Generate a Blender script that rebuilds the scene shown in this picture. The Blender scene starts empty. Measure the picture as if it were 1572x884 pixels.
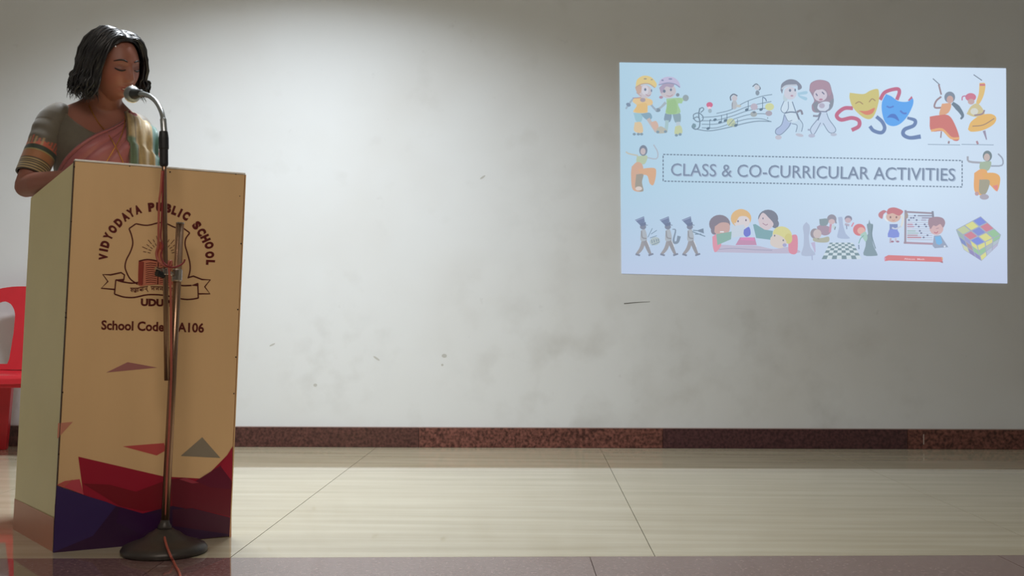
import bpy, bmesh, math, random
import numpy as np
from mathutils import Vector, Matrix
from mathutils.bvhtree import BVHTree
from math import sin, cos, pi, radians

# ------------------------------------------------------------------ camera
F_PX, CAM_H, PITCH, ROLL = 1650.0, 0.68, radians(1.93), 0.006
scene = bpy.context.scene
COL = scene.collection
cam_data = bpy.data.cameras.new('camera')
cam_data.sensor_width = 36.0
cam_data.lens = F_PX / 1572.0 * 36.0
cam_data.clip_start = 0.05
cam = bpy.data.objects.new('camera', cam_data)
COL.objects.link(cam)
CAM_R = Matrix.Rotation(pi / 2 + PITCH, 3, 'X') @ Matrix.Rotation(ROLL, 3, 'Z')
CAM_P = Vector((0, 0, CAM_H))
cam.matrix_world = Matrix.Translation(CAM_P) @ CAM_R.to_4x4()
scene.camera = cam

# ------------------------------------------------------------------ world, exposure
scene.view_settings.view_transform = 'Standard'
scene.view_settings.look = 'None'
scene.view_settings.exposure = 0.0
scene.view_settings.gamma = 1.0
world = bpy.data.worlds.new('world')
scene.world = world
world.use_nodes = True
world.node_tree.nodes['Background'].inputs[0].default_value = (0.9, 0.93, 1.0, 1)
world.node_tree.nodes['Background'].inputs[1].default_value = 0.02


def area_light(name, loc, target, size, size_y, power, color, spread=pi):
    d = bpy.data.lights.new(name, 'AREA')
    d.shape = 'RECTANGLE'
    d.size, d.size_y = size, size_y
    d.energy = power
    d.color = color
    d.spread = spread
    o = bpy.data.objects.new(name, d)
    COL.objects.link(o)
    o.location = loc
    v = Vector(target) - Vector(loc)
    o.rotation_euler = v.to_track_quat('-Z', 'Y').to_euler()
    return o


# tube lamps on the stage ceiling behind the speaker, washing the back wall
area_light('stage_lamp', (-1.1, 4.32, 3.22), (-1.1, 4.56, 0.0), 0.8, 0.25, 66, (0.89, 0.95, 1.0), radians(124))
# unseen warm fill added before the stage to brighten the lectern front
area_light('hall_fill', (-0.2, -0.3, 3.2), (-0.5, 1.2, 0.0), 2.4, 1.6, 88, (1.0, 0.9, 0.80))


# ------------------------------------------------------------------ picture <-> place
def ray(px, py):
    return (CAM_R @ Vector(((px - 786.0) / F_PX, -(py - 442.0) / F_PX, -1.0)))


def at_depth(px, py, y):
    d = ray(px, py)
    return CAM_P + d * (y / d.y)


def on_plane(px, py, p0, n):
    d = ray(px, py)
    return CAM_P + d * ((p0 - CAM_P).dot(n) / d.dot(n))


def on_floor(px, py, z=0.0):
    return on_plane(px, py, Vector((0, 0, z)), Vector((0, 0, 1)))


# ------------------------------------------------------------------ helpers
def lin(c):
    return tuple(((v / 255.0) / 12.92 if v / 255.0 <= 0.04045 else ((v / 255.0 + 0.055) / 1.055) ** 2.4) for v in c)


def sock(nt, t):
    return nt.nodes.new(t)


def material(name, rgb, rough=0.5, metal=0.0, spec=0.5, vary=0.0, scale=20.0, bump=0.0, attr=None, sheen=0.0, stretch=None):
    m = bpy.data.materials.new(name)
    m.use_nodes = True
    nt = m.node_tree
    b = nt.nodes['Principled BSDF']
    b.inputs['Roughness'].default_value = rough
    b.inputs['Metallic'].default_value = metal
    b.inputs['Specular IOR Level'].default_value = spec
    if sheen:
        b.inputs['Sheen Weight'].default_value = sheen
    tc = sock(nt, 'ShaderNodeTexCoord')
    mp = sock(nt, 'ShaderNodeMapping')
    if stretch:
        mp.inputs['Scale'].default_value = stretch
    nt.links.new(tc.outputs['Object'], mp.inputs[0])
    nz = sock(nt, 'ShaderNodeTexNoise')
    nz.inputs['Scale'].default_value = scale
    nz.inputs['Detail'].default_value = 5
    nt.links.new(mp.outputs[0], nz.inputs['Vector'])
    hs = sock(nt, 'ShaderNodeHueSaturation')
    mr = sock(nt, 'ShaderNodeMapRange')
    mr.inputs['From Min'].default_value = 0.3
    mr.inputs['From Max'].default_value = 0.7
    mr.inputs['To Min'].default_value = 1.0 - vary
    mr.inputs['To Max'].default_value = 1.0 + vary
    nt.links.new(nz.outputs['Fac'], mr.inputs['Value'])
    nt.links.new(mr.outputs[0], hs.inputs['Value'])
    if attr:
        at = sock(nt, 'ShaderNodeAttribute')
        at.attribute_name = attr
        nt.links.new(at.outputs['Color'], hs.inputs['Color'])
    else:
        hs.inputs['Color'].default_value = lin(rgb) + (1,)
    nt.links.new(hs.outputs[0], b.inputs['Base Color'])
    if bump:
        bp = sock(nt, 'ShaderNodeBump')
        bp.inputs['Strength'].default_value = bump
        bp.inputs['Distance'].default_value = 0.002
        nt.links.new(nz.outputs['Fac'], bp.inputs['Height'])
        nt.links.new(bp.outputs[0], b.inputs['Normal'])
    return m


def empty(name, loc, label=None, cat=None, group=None, kind=None):
    o = bpy.data.objects.new(name, None)
    COL.objects.link(o)
    o.location = loc
    o.empty_display_size = 0.05
    tag(o, label, cat, group, kind)
    return o


def tag(o, label=None, cat=None, group=None, kind=None):
    for k, v in (('label', label), ('category', cat), ('group', group), ('kind', kind)):
        if v:
            o[k] = v
    return o


def origin_of(o):
    p = Vector((0, 0, 0))
    while o is not None:
        p = p + o.location
        o = o.parent
    return p


def obj(name, verts, faces, mat, parent=None, smooth=False, bevel=0.0, cols=None, loc=None, label=None, mats=None, midx=None):
    """verts in world space; roots are unrotated, so local = world - origin"""
    org = origin_of(parent) if parent is not None else Vector((0, 0, 0))
    o_loc = Vector(loc) - org if loc is not None else Vector((0, 0, 0))
    tot = org + o_loc
    me = bpy.data.meshes.new(name)
    me.from_pydata([(v[0] - tot.x, v[1] - tot.y, v[2] - tot.z) for v in verts], [], faces)
    for m in (mats or [mat]):
        me.materials.append(m)
    if midx is not None:
        me.polygons.foreach_set('material_index', midx)
    if smooth:
        me.polygons.foreach_set('use_smooth', [True] * len(me.polygons))
    if cols is not None:
        a = me.color_attributes.new('Col', 'FLOAT_COLOR', 'POINT')
        flat = []
        for c in cols:
            flat += [c[0], c[1], c[2], 1.0]
        a.data.foreach_set('color', flat)
    me.update()
    o = bpy.data.objects.new(name, me)
    COL.objects.link(o)
    o.location = o_loc
    if parent is not None:
        o.parent = parent
    if bevel:
        b = o.modifiers.new('bevel', 'BEVEL')
        b.width = bevel
        b.segments = 2
        b.limit_method = 'ANGLE'
    if label:
        o['label'] = label
    return o


class MB:
    def __init__(s):
        s.v, s.f, s.c, s.mi = [], [], [], []

    def add(s, vs, fs, col=None, mi=0):
        b = len(s.v)
        s.v += [Vector(v) for v in vs]
        s.f += [tuple(b + i for i in f) for f in fs]
        s.mi += [mi] * len(fs)
        if col is not None:
            s.c += [col] * len(vs)
        return s

    def hexa(s, q0, q1, col=None, mi=0):
        """solid between quad q0 and quad q1 (same winding)"""
        return s.add(list(q0) + list(q1), [(3, 2, 1, 0), (4, 5, 6, 7), (0, 1, 5, 4), (1, 2, 6, 5), (2, 3, 7, 6), (3, 0, 4, 7)], col, mi)

    def slab(s, q, t, col=None, mi=0):
        n = (q[1] - q[0]).cross(q[3] - q[0]).normalized()
        return s.hexa([p - n * t for p in q], q, col, mi)

    def box(s, x0, x1, y0, y1, z0, z1, col=None, mi=0):
        V = Vector
        return s.hexa([V((x0, y0, z0)), V((x1, y0, z0)), V((x1, y1, z0)), V((x0, y1, z0))],
                      [V((x0, y0, z1)), V((x1, y0, z1)), V((x1, y1, z1)), V((x0, y1, z1))], col, mi)

    def tube(s, pts, r, n=10, col=None, cap=True, squash=None, mi=0):
        pts = [Vector(p) for p in pts]
        rs = r if hasattr(r, '__len__') else [r] * len(pts)
        b = len(s.v)
        t0 = (pts[1] - pts[0]).normalized()
        up = Vector((0, 0, 1)) if abs(t0.z) < 0.9 else Vector((1, 0, 0))
        side = t0.cross(up).normalized()
        for i, p in enumerate(pts):
            t = (pts[min(i + 1, len(pts) - 1)] - pts[max(i - 1, 0)]).normalized()
            side = (side - t * side.dot(t)).normalized()
            u2 = t.cross(side)
            for k in range(n):
                a = 2 * pi * k / n
                s.v.append(p + (side * cos(a) + u2 * sin(a) * (squash or 1.0)) * rs[i])
                if col is not None:
                    s.c.append(col[i] if isinstance(col, list) else col)
        for i in range(len(pts) - 1):
            for k in range(n):
                k2 = (k + 1) % n
                s.f.append((b + i * n + k, b + i * n + k2, b + (i + 1) * n + k2, b + (i + 1) * n + k))
                s.mi.append(mi)
        if cap:
            s.f.append(tuple(b + k for k in reversed(range(n))))
            s.f.append(tuple(b + (len(pts) - 1) * n + k for k in range(n)))
            s.mi += [mi, mi]
        return s

    def capsule(s, pts, r, n=14):
        """tube with rounded ends"""
        pts = [Vector(p) for p in pts]
        rs = list(r) if hasattr(r, '__len__') else [r] * len(pts)
        d0 = (pts[0] - pts[1]).normalized()
        d1 = (pts[-1] - pts[-2]).normalized()
        P, R = [], []
        for a in (80, 55, 30):
            P.append(pts[0] + d0 * rs[0] * sin(radians(a)))
            R.append(rs[0] * cos(radians(a)))
        P += pts
        R += rs
        for a in (30, 55, 80):
            P.append(pts[-1] + d1 * rs[-1] * sin(radians(a)))
            R.append(rs[-1] * cos(radians(a)))
        return s.tube(P, R, n)

    def grid(s, rows, closed=False, cols=None, cap=False):
        b = len(s.v)
        n = len(rows[0])
        for i, r in enumerate(rows):
            for j, p in enumerate(r):
                s.v.append(Vector(p))
                if cols is not None:
                    s.c.append(cols[i][j])
        for i in range(len(rows) - 1):
            for k in range(n if closed else n - 1):
                k2 = (k + 1) % n
                s.f.append((b + i * n + k, b + i * n + k2, b + (i + 1) * n + k2, b + (i + 1) * n + k))
                s.mi.append(0)
        if cap:
            s.f.append(tuple(b + k for k in reversed(range(n))))
            s.f.append(tuple(b + (len(rows) - 1) * n + k for k in range(n)))
            s.mi += [0, 0]
        return s

    def lathe(s, prof, c, axis=Vector((0, 0, 1)), n=32, col=None, mi=0):
        axis = axis.normalized()
        up = Vector((0, 0, 1)) if abs(axis.z) < 0.9 else Vector((1, 0, 0))
        a1 = axis.cross(up).normalized()
        a2 = axis.cross(a1)
        b = len(s.v)
        for (r, h) in prof:
            for k in range(n):
                a = 2 * pi * k / n
                s.v.append(c + axis * h + (a1 * cos(a) + a2 * sin(a)) * r)
                if col is not None:
                    s.c.append(col)
        for i in range(len(prof) - 1):
            for k in range(n):
                k2 = (k + 1) % n
                s.f.append((b + i * n + k, b + i * n + k2, b + (i + 1) * n + k2, b + (i + 1) * n + k))
                s.mi.append(mi)
        s.f.append(tuple(b + k for k in reversed(range(n))))
        s.f.append(tuple(b + (len(prof) - 1) * n + k for k in range(n)))
        s.mi += [mi, mi]
        return s

    def build(s, name, mat, parent=None, **kw):
        if s.c and 'cols' not in kw:
            kw['cols'] = s.c
        if isinstance(mat, list):
            return obj(name, s.v, s.f, None, parent, mats=mat, midx=s.mi, **kw)
        return obj(name, s.v, s.f, mat, parent, **kw)


def smooth_path(pts, n=8):
    """Catmull-Rom through points of any dimension"""
    P = [np.array(p, float) for p in pts]
    P = [2 * P[0] - P[1]] + P + [2 * P[-1] - P[-2]]
    out = []
    for i in range(1, len(P) - 2):
        for k in range(n):
            t = k / n
            out.append(0.5 * ((2 * P[i]) + (-P[i - 1] + P[i + 1]) * t + (2 * P[i - 1] - 5 * P[i] + 4 * P[i + 1] - P[i + 2]) * t * t
                              + (-P[i - 1] + 3 * P[i] - 3 * P[i + 1] + P[i + 2]) * t ** 3))
    out.append(P[-2])
    return out


# ------------------------------------------------------------------ room shell
WALL_L = on_floor(360, 686)
WALL_R = on_floor(1572, 690)
wd = (WALL_R - WALL_L).normalized()                 # along the back wall
WN = Vector((wd.y, -wd.x, 0)).normalized()          # wall normal, towards the hall
WP = WALL_L + WN * -0.02                            # the wall face is 2 cm behind the skirting face


def wall_at(x, z, off=0.0):
    t = (x - WP.x) / wd.x
    p = WP + wd * t + WN * off
    return Vector((p.x, p.y, z))


def wall_material():
    m = bpy.data.materials.new('painted_plaster')
    m.use_nodes = True
    nt = m.node_tree
    L = nt.links.new
    b = nt.nodes['Principled BSDF']
    b.inputs['Roughness'].default_value = 0.62
    b.inputs['Specular IOR Level'].default_value = 0.25
    tc = sock(nt, 'ShaderNodeTexCoord')
    base = sock(nt, 'ShaderNodeRGB')
    base.outputs[0].default_value = lin((224, 227, 229)) + (1,)
    cur = base.outputs[0]

    def layer(scale, lo, hi, strength, rgb, stretch=(1, 1, 1), detail=4):
        nonlocal cur
        mp = sock(nt, 'ShaderNodeMapping')
        mp.inputs['Scale'].default_value = stretch
        L(tc.outputs['Object'], mp.inputs[0])
        nz = sock(nt, 'ShaderNodeTexNoise')
        nz.inputs['Scale'].default_value = scale
        nz.inputs['Detail'].default_value = detail
        L(mp.outputs[0], nz.inputs['Vector'])
        mr = sock(nt, 'ShaderNodeMapRange')
        mr.inputs['From Min'].default_value = lo
        mr.inputs['From Max'].default_value = hi
        mr.inputs['To Max'].default_value = strength
        L(nz.outputs['Fac'], mr.inputs['Value'])
        mx = sock(nt, 'ShaderNodeMix')
        mx.data_type = 'RGBA'
        L(mr.outputs[0], mx.inputs['Factor'])
        L(cur, mx.inputs['A'])
        mx.inputs['B'].default_value = lin(rgb) + (1,)
        cur = mx.outputs['Result']
    layer(1.1, 0.45, 0.75, 0.35, (205, 202, 196), (1, 1, 1), 3)
    layer(5.0, 0.60, 0.80, 0.22, (190, 190, 186), (1, 1, 1), 5)
    layer(16.0, 0.72, 0.82, 0.18, (160, 160, 158), (1, 1, 0.7), 3)
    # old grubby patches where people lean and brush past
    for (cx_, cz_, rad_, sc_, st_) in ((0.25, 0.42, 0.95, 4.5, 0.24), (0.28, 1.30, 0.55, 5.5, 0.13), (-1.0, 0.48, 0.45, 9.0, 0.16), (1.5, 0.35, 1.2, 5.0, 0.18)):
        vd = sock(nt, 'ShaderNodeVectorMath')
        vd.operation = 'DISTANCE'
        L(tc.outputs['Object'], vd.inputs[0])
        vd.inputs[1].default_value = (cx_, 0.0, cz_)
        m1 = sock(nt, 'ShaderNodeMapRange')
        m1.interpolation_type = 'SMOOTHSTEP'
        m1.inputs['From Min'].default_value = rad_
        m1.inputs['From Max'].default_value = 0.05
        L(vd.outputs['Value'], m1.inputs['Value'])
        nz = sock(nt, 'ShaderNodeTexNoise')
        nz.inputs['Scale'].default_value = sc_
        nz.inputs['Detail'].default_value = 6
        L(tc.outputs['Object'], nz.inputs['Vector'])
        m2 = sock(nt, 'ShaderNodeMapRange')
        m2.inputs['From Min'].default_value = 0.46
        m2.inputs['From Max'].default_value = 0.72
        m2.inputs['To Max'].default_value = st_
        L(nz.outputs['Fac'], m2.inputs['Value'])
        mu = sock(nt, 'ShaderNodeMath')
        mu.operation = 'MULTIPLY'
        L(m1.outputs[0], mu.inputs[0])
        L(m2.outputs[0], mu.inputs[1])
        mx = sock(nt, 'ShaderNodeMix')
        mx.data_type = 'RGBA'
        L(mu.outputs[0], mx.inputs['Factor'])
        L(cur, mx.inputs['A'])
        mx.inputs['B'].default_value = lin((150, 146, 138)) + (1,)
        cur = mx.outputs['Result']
    L(cur, b.inputs['Base Color'])
    nz = sock(nt, 'ShaderNodeTexNoise')
    nz.inputs['Scale'].default_value = 6
    L(tc.outputs['Object'], nz.inputs['Vector'])
    bp = sock(nt, 'ShaderNodeBump')
    bp.inputs['Strength'].default_value = 0.15
    bp.inputs['Distance'].default_value = 0.01
    L(nz.outputs['Fac'], bp.inputs['Height'])
    L(bp.outputs[0], b.inputs['Normal'])
    return m


def tile_material(name, rgb, rgb2, rough, scale, stretch, ior=1.5, spec=0.5):
    m = bpy.data.materials.new(name)
    m.use_nodes = True
    nt = m.node_tree
    L = nt.links.new
    b = nt.nodes['Principled BSDF']
    b.inputs['Roughness'].default_value = rough
    b.inputs['IOR'].default_value = ior
    b.inputs['Specular IOR Level'].default_value = spec
    tc = sock(nt, 'ShaderNodeTexCoord')
    mp = sock(nt, 'ShaderNodeMapping')
    mp.inputs['Scale'].default_value = stretch
    L(tc.outputs['Object'], mp.inputs[0])
    nz = sock(nt, 'ShaderNodeTexNoise')
    nz.inputs['Scale'].default_value = scale
    nz.inputs['Detail'].default_value = 6
    L(mp.outputs[0], nz.inputs['Vector'])
    cr = sock(nt, 'ShaderNodeValToRGB')
    cr.color_ramp.elements[0].position = 0.35
    cr.color_ramp.elements[1].position = 0.68
    cr.color_ramp.elements[0].color = lin(rgb) + (1,)
    cr.color_ramp.elements[1].color = lin(rgb2) + (1,)
    L(nz.outputs['Fac'], cr.inputs[0])
    L(cr.outputs[0], b.inputs['Base Color'])
    return m


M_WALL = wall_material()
M_CEIL = material('ceiling_paint', (225, 225, 222), 0.8, vary=0.02)
M_TILE = tile_material('cream_vitrified_tile', (182, 171, 144), (200, 190, 165), 0.03, 2.2, (0.5, 6.0, 1.0), ior=1.95)
M_BED = material('grout', (150, 140, 120), 0.8)
M_GRAN = tile_material('red_brown_granite', (112, 84, 80), (146, 118, 116), 0.05, 90, (1, 1, 1), ior=2.4)
M_GRAN_A = tile_material('dark_red_granite', (62, 36, 34), (104, 66, 60), 0.3, 70, (1, 1, 1))
M_GRAN_B = tile_material('speckled_red_granite', (64, 34, 30), (136, 86, 76), 0.3, 60, (1, 1, 1))
M_GRAN_C = tile_material('plum_granite', (58, 32, 36), (92, 58, 60), 0.3, 70, (1, 1, 1))

XL, XR, ZC, ZH, YF = -4.7, 4.6, 3.35, -0.92, -9.0
wb = MB()
a0, a1 = wall_at(XL - 0.2, ZH, -0.2), wall_at(XR + 0.2, ZH, -0.2)
b0, b1 = wall_at(XL - 0.2, ZH), wall_at(XR + 0.2, ZH)
up = Vector((0, 0, ZC - ZH + 0.1))
wb.hexa([b0, b1, a1, a0], [b0 + up, b1 + up, a1 + up, a0 + up])
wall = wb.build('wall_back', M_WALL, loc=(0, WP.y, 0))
tag(wall, kind='structure')
yb = 6.3
for nm, x0, x1, y0, y1 in (('wall_left', XL - 0.2, XL, YF, yb), ('wall_right', XR, XR + 0.2, YF, yb), ('wall_front', XL, XR, YF - 0.2, YF)):
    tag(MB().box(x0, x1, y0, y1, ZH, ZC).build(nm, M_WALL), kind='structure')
tag(MB().box(XL - 0.2, XR + 0.2, YF - 0.2, yb, ZC, ZC + 0.15).build('ceiling', M_CEIL), kind='structure')
tag(MB().box(XL, XR, YF, 2.75, ZH - 0.1, ZH).build('trim_1', M_TILE), kind='structure', label='hall floor below the stage')

# stage floor: slabs of cream tile, joints run towards the wall through the joints of the photograph
floor = tag(MB().box(XL, XR, 2.80, 6.22, ZH, -0.012).build('floor', M_BED), kind='structure')
E0, E1 = on_floor(83, 857), on_floor(1572, 852)     # front edge of the cream tiles
ed = (E1 - E0).normalized()


def line_x(pa, pb, y):
    return pa.x + (pb.x - pa.x) * (y - pa.y) / (pb.y - pa.y)


J1a, J1b = on_floor(1003, 849), on_floor(930, 705)
J2a, J2b = on_floor(352, 857), on_floor(545, 711.5)


def edge_pt(k, side, off=0.0):
    """joint k at the stage edge (side 0) or at the wall (side 1)"""
    def at(pa, pb):
        if side == 0:
            y = E0.y + (pa.x - E0.x) * ed.y / ed.x
        else:
            y = wall_at(pa.x, 0).y
        return Vector((line_x(pa, pb, y), y, 0))
    p1, p2 = at(J1a, J1b), at(J2a, J2b)
    p = p2 + (p1 - p2) * k
    if side == 1:
        p.y = wall_at(p.x, 0).y
    else:
        p.y = E0.y + (p.x - E0.x) * ed.y / ed.x
    return p + Vector((off, 0, 0))


g = 0.0012
for k in range(-3, 4):
    q = [edge_pt(k, 0, g), edge_pt(k + 1, 0, -g), edge_pt(k + 1, 1, -g), edge_pt(k, 1, g)]
    q = [Vector((max(XL, min(XR, p.x)), p.y, 0)) for p in q]
    q[0].y += 0.0015
    q[1].y += 0.0015
    MB().slab(q, 0.012).build('floor_tile', M_TILE, floor)

# polished granite nosing along the stage front, and the riser under it
nosing = empty('trim_2', (0, 2.8, -0.012), label='polished granite edge of the stage', kind='structure')
GJ = on_floor(905, 853)
step = 1.22
yf = 2.80
for k in range(-4, 5):
    xa, xb = GJ.x + step * k + 0.001, GJ.x + step * (k + 1) - 0.001
    xa, xb = max(XL, xa), min(XR, xb)
    if xb <= xa:
        continue
    q = [Vector((xa, yf, 0)), Vector((xb, yf, 0)), Vector((xb, E0.y + (xb - E0.x) * ed.y / ed.x, 0)), Vector((xa, E0.y + (xa - E0.x) * ed.y / ed.x, 0))]
    MB().slab(q, 0.02).build('granite_slab', M_GRAN, nosing)
tag(MB().box(XL, XR, 2.82, 2.86, ZH, -0.02).build('trim_3', M_GRAN_A), kind='structure')

# granite skirting: slabs meet at the joints seen in the photograph
SK = 0.108
skirt = empty('baseboard_back', (0, WP.y, 0), kind='structure')
joints = [-4.7, on_floor(-470, 686).x, on_floor(-93, 686).x, on_floor(277, 686).x, on_floor(645, 684).x, on_floor(1014, 685).x, on_floor(1389, 688).x, on_floor(1765, 690).x, 4.6]
tones = [M_GRAN_A, M_GRAN_C, M_GRAN_A, M_GRAN_A, M_GRAN_B, M_GRAN_C, M_GRAN_B, M_GRAN_A]
for i in range(8):
    xa, xb = joints[i] + 0.001, joints[i + 1] - 0.001
    q0 = [wall_at(xa, 0.0005, 0.02), wall_at(xb, 0.0005, 0.02), wall_at(xb, 0.0005), wall_at(xa, 0.0005)]
    MB().hexa(q0, [p + Vector((0, 0, SK)) for p in q0]).build('granite_slab', tones[i], skirt, bevel=0.0015)
M_GROUT = material('white_cement', (176, 160, 152), 0.8)
q0 = [wall_at(joints[0], SK, 0.012), wall_at(joints[-1], SK, 0.012), wall_at(joints[-1], SK), wall_at(joints[0], SK)]
MB().hexa(q0, [p + Vector((0, 0, 0.004)) for p in q0]).build('cement_line', M_GROUT, skirt)
pj = on_plane(1418, 676, WP + WN * 0.0205, WN)
MB().slab([pj + wd * -0.003 + Vector((0, 0, -0.022)), pj + wd * 0.003 + Vector((0, 0, -0.022)), pj + wd * 0.003 + Vector((0, 0, 0.034)), pj + wd * -0.003 + Vector((0, 0, 0.034))], 0.001).build('cement_drip', M_GROUT, skirt)

# lamp fittings (out of frame, where the light comes from)
for (x, y, z, sx, sy, nm, lb) in ((-1.1, 4.32, 3.25, 0.5, 0.16, 'ceiling_light', 'long white lamp fitting on the ceiling above the stage'),):
    tag(MB().box(x - sx, x + sx, y - sy, y + sy, z, ZC).build(nm, material('fitting_enamel', (235, 235, 230), 0.4)), lb, 'ceiling light')

# ------------------------------------------------------------------ flat print and drawings
class Art:
    """flat coloured shapes in picture units on a plane, stacked by a hair's breadth"""

    def __init__(s, p0, n, ox=0.0, oy=0.0, sc=1.0, base=0.0004, dz=0.00012):
        s.p0, s.n, s.ox, s.oy, s.sc = p0, n, ox, oy, sc
        s.z, s.dz = base, dz
        s.mb = MB()
        s.pale = 0.0

    def tint(s, c):
        k = s.pale
        return lin(tuple(v * (1 - k) + w * k for v, w in zip(c, (200, 214, 234))))

    def P(s, x, y):
        return on_plane(s.ox + x / s.sc, s.oy + y / s.sc, s.p0, s.n) + s.n * s.z

    def poly(s, pts, c):
        vs = [s.P(*p) for p in pts]
        s.mb.add(vs, [tuple(range(len(vs)))], s.tint(c))
        s.z += s.dz
        return s

    def blob(s, pts, c, n=5):
        return s.poly([tuple(p) for p in smooth_path(list(pts) + [pts[0]], n)[:-1]], c)

    def ell(s, cx, cy, rx, ry, c, rot=0.0, n=20, a0=0.0, a1=360.0):
        cr, sr = cos(radians(rot)), sin(radians(rot))
        full = abs(a1 - a0) >= 360
        pts = []
        for k in range(n if full else n + 1):
            a = radians(a0 + (a1 - a0) * k / n)
            x, y = rx * cos(a), ry * sin(a)
            pts.append((cx + x * cr - y * sr, cy + x * sr + y * cr))
        return s.poly(pts, c)

    def stroke(s, pts, w, c, closed=False, sm=0):
        if sm:
            pts = [tuple(p) for p in smooth_path(list(pts) + ([pts[0]] if closed else []), sm)]
            if closed:
                pts = pts[:-1]
        n = len(pts)
        ws = w if hasattr(w, '__len__') else [w] * n
        if len(ws) != n:
            ws = [float(v) for v in np.interp(np.linspace(0, 1, n), np.linspace(0, 1, len(ws)), ws)]
        L, R = [], []
        for i in range(n):
            a = pts[(i - 1) % n] if (closed or i > 0) else pts[i]
            b = pts[(i + 1) % n] if (closed or i < n - 1) else pts[i]
            dx, dy = b[0] - a[0], b[1] - a[1]
            l = math.hypot(dx, dy) or 1.0
            nx, ny = -dy / l * ws[i] / 2, dx / l * ws[i] / 2
            L.append((pts[i][0] + nx, pts[i][1] + ny))
            R.append((pts[i][0] - nx, pts[i][1] - ny))
        vs = [s.P(*p) for p in L] + [s.P(*p) for p in R]
        m = n if closed else n - 1
        s.mb.add(vs, [(i, (i + 1) % n, n + (i + 1) % n, n + i) for i in range(m)], s.tint(c))
        s.z += s.dz
        return s

    def text(s, body, x, y, size, c, ang=0.0, sx=1.0, bold=0.0, align='LEFT', width=None, shear=0.0, track=1.0):
        cu = bpy.data.curves.new('t', 'FONT')
        cu.body = body
        cu.size = 1.0
        cu.offset = bold
        cu.shear = shear
        cu.space_character = track
        cu.resolution_u = 3
        cu.fill_mode = 'FRONT'
        cu.align_x = align
        ob = bpy.data.objects.new('t', cu)
        COL.objects.link(ob)
        dg = bpy.context.evaluated_depsgraph_get()
        me = bpy.data.meshes.new_from_object(ob.evaluated_get(dg))
        vs = [v.co.copy() for v in me.vertices]
        fs = [tuple(p.vertices) for p in me.polygons]
        bpy.data.objects.remove(ob)
        bpy.data.curves.remove(cu)
        bpy.data.meshes.remove(me)
        if not vs:
            return s
        k = size / 0.729         # capital height of the built-in face
        if width:
            x0, x1 = min(v.x for v in vs), max(v.x for v in vs)
            sx = width / ((x1 - x0) * k)
            for v in vs:
                v.x -= x0
        ca, sa = cos(radians(ang)), sin(radians(ang))
        out = []
        for v in vs:
            X, Y = v.x * k * sx, -v.y * k
            out.append(s.P(x + X * ca - Y * sa, y + X * sa + Y * ca))
        s.mb.add(out, fs, s.tint(c))
        s.z += s.dz
        return s

    def build(s, name, mat, parent, **kw):
        o = s.mb.build(name, mat, parent, **kw)
        return o


def make_print_material(name, rough=0.35):
    return material(name, (0, 0, 0), rough, attr='Col')


def make_glow_material(name, gradient=False):
    m = bpy.data.materials.new(name)
    m.use_nodes = True
    nt = m.node_tree
    nt.nodes.clear()
    out = sock(nt, 'ShaderNodeOutputMaterial')
    em = sock(nt, 'ShaderNodeEmission')
    at = sock(nt, 'ShaderNodeAttribute')
    at.attribute_name = 'Col'
    nt.links.new(at.outputs['Color'], em.inputs['Color'])
    nt.links.new(em.outputs[0], out.inputs['Surface'])
    return m


M_SLIDE = make_glow_material('projected_light')
M_PRINT = make_print_material('vinyl_print')

# ------------------------------------------------------------------ projected slide on the wall
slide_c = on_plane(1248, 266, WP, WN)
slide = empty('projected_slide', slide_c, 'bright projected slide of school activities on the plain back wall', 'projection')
nx_, ny_ = 33, 19
TL, TR, BR, BL = (951, 96), (1544, 105), (1546, 435), (954, 420)
rows, cols = [], []
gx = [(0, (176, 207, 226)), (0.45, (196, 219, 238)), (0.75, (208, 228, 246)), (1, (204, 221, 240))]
for j in range(ny_):
    v = j / (ny_ - 1)
    rr, cc = [], []
    for i in range(nx_):
        u = i / (nx_ - 1)
        x = (TL[0] * (1 - u) + TR[0] * u) * (1 - v) + (BL[0] * (1 - u) + BR[0] * u) * v
        y = (TL[1] * (1 - u) + TR[1] * u) * (1 - v) + (BL[1] * (1 - u) + BR[1] * u) * v
        rr.append(on_plane(x, y, WP, WN) + WN * 0.003)
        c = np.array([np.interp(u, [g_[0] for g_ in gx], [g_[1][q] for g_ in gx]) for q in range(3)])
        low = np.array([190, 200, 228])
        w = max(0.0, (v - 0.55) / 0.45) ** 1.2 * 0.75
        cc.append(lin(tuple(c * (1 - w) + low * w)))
    rows.append(rr)
    cols.append(cc)
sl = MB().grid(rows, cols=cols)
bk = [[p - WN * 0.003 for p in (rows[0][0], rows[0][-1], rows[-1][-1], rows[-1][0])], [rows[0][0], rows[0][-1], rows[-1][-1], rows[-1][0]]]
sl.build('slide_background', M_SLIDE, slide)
SP, SN = WP + WN * 0.0035, WN


def pic(name, ox, oy, sc):
    a = Art(SP, SN, ox, oy, sc)
    a.name = name
    a.pale = 0.2
    return a


def put(a):
    return a.build(a.name, M_SLIDE, slide)


SKIN, DK, LN, WHT = (196, 186, 190), (104, 118, 138), (106, 128, 146), (214, 226, 238)
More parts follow.
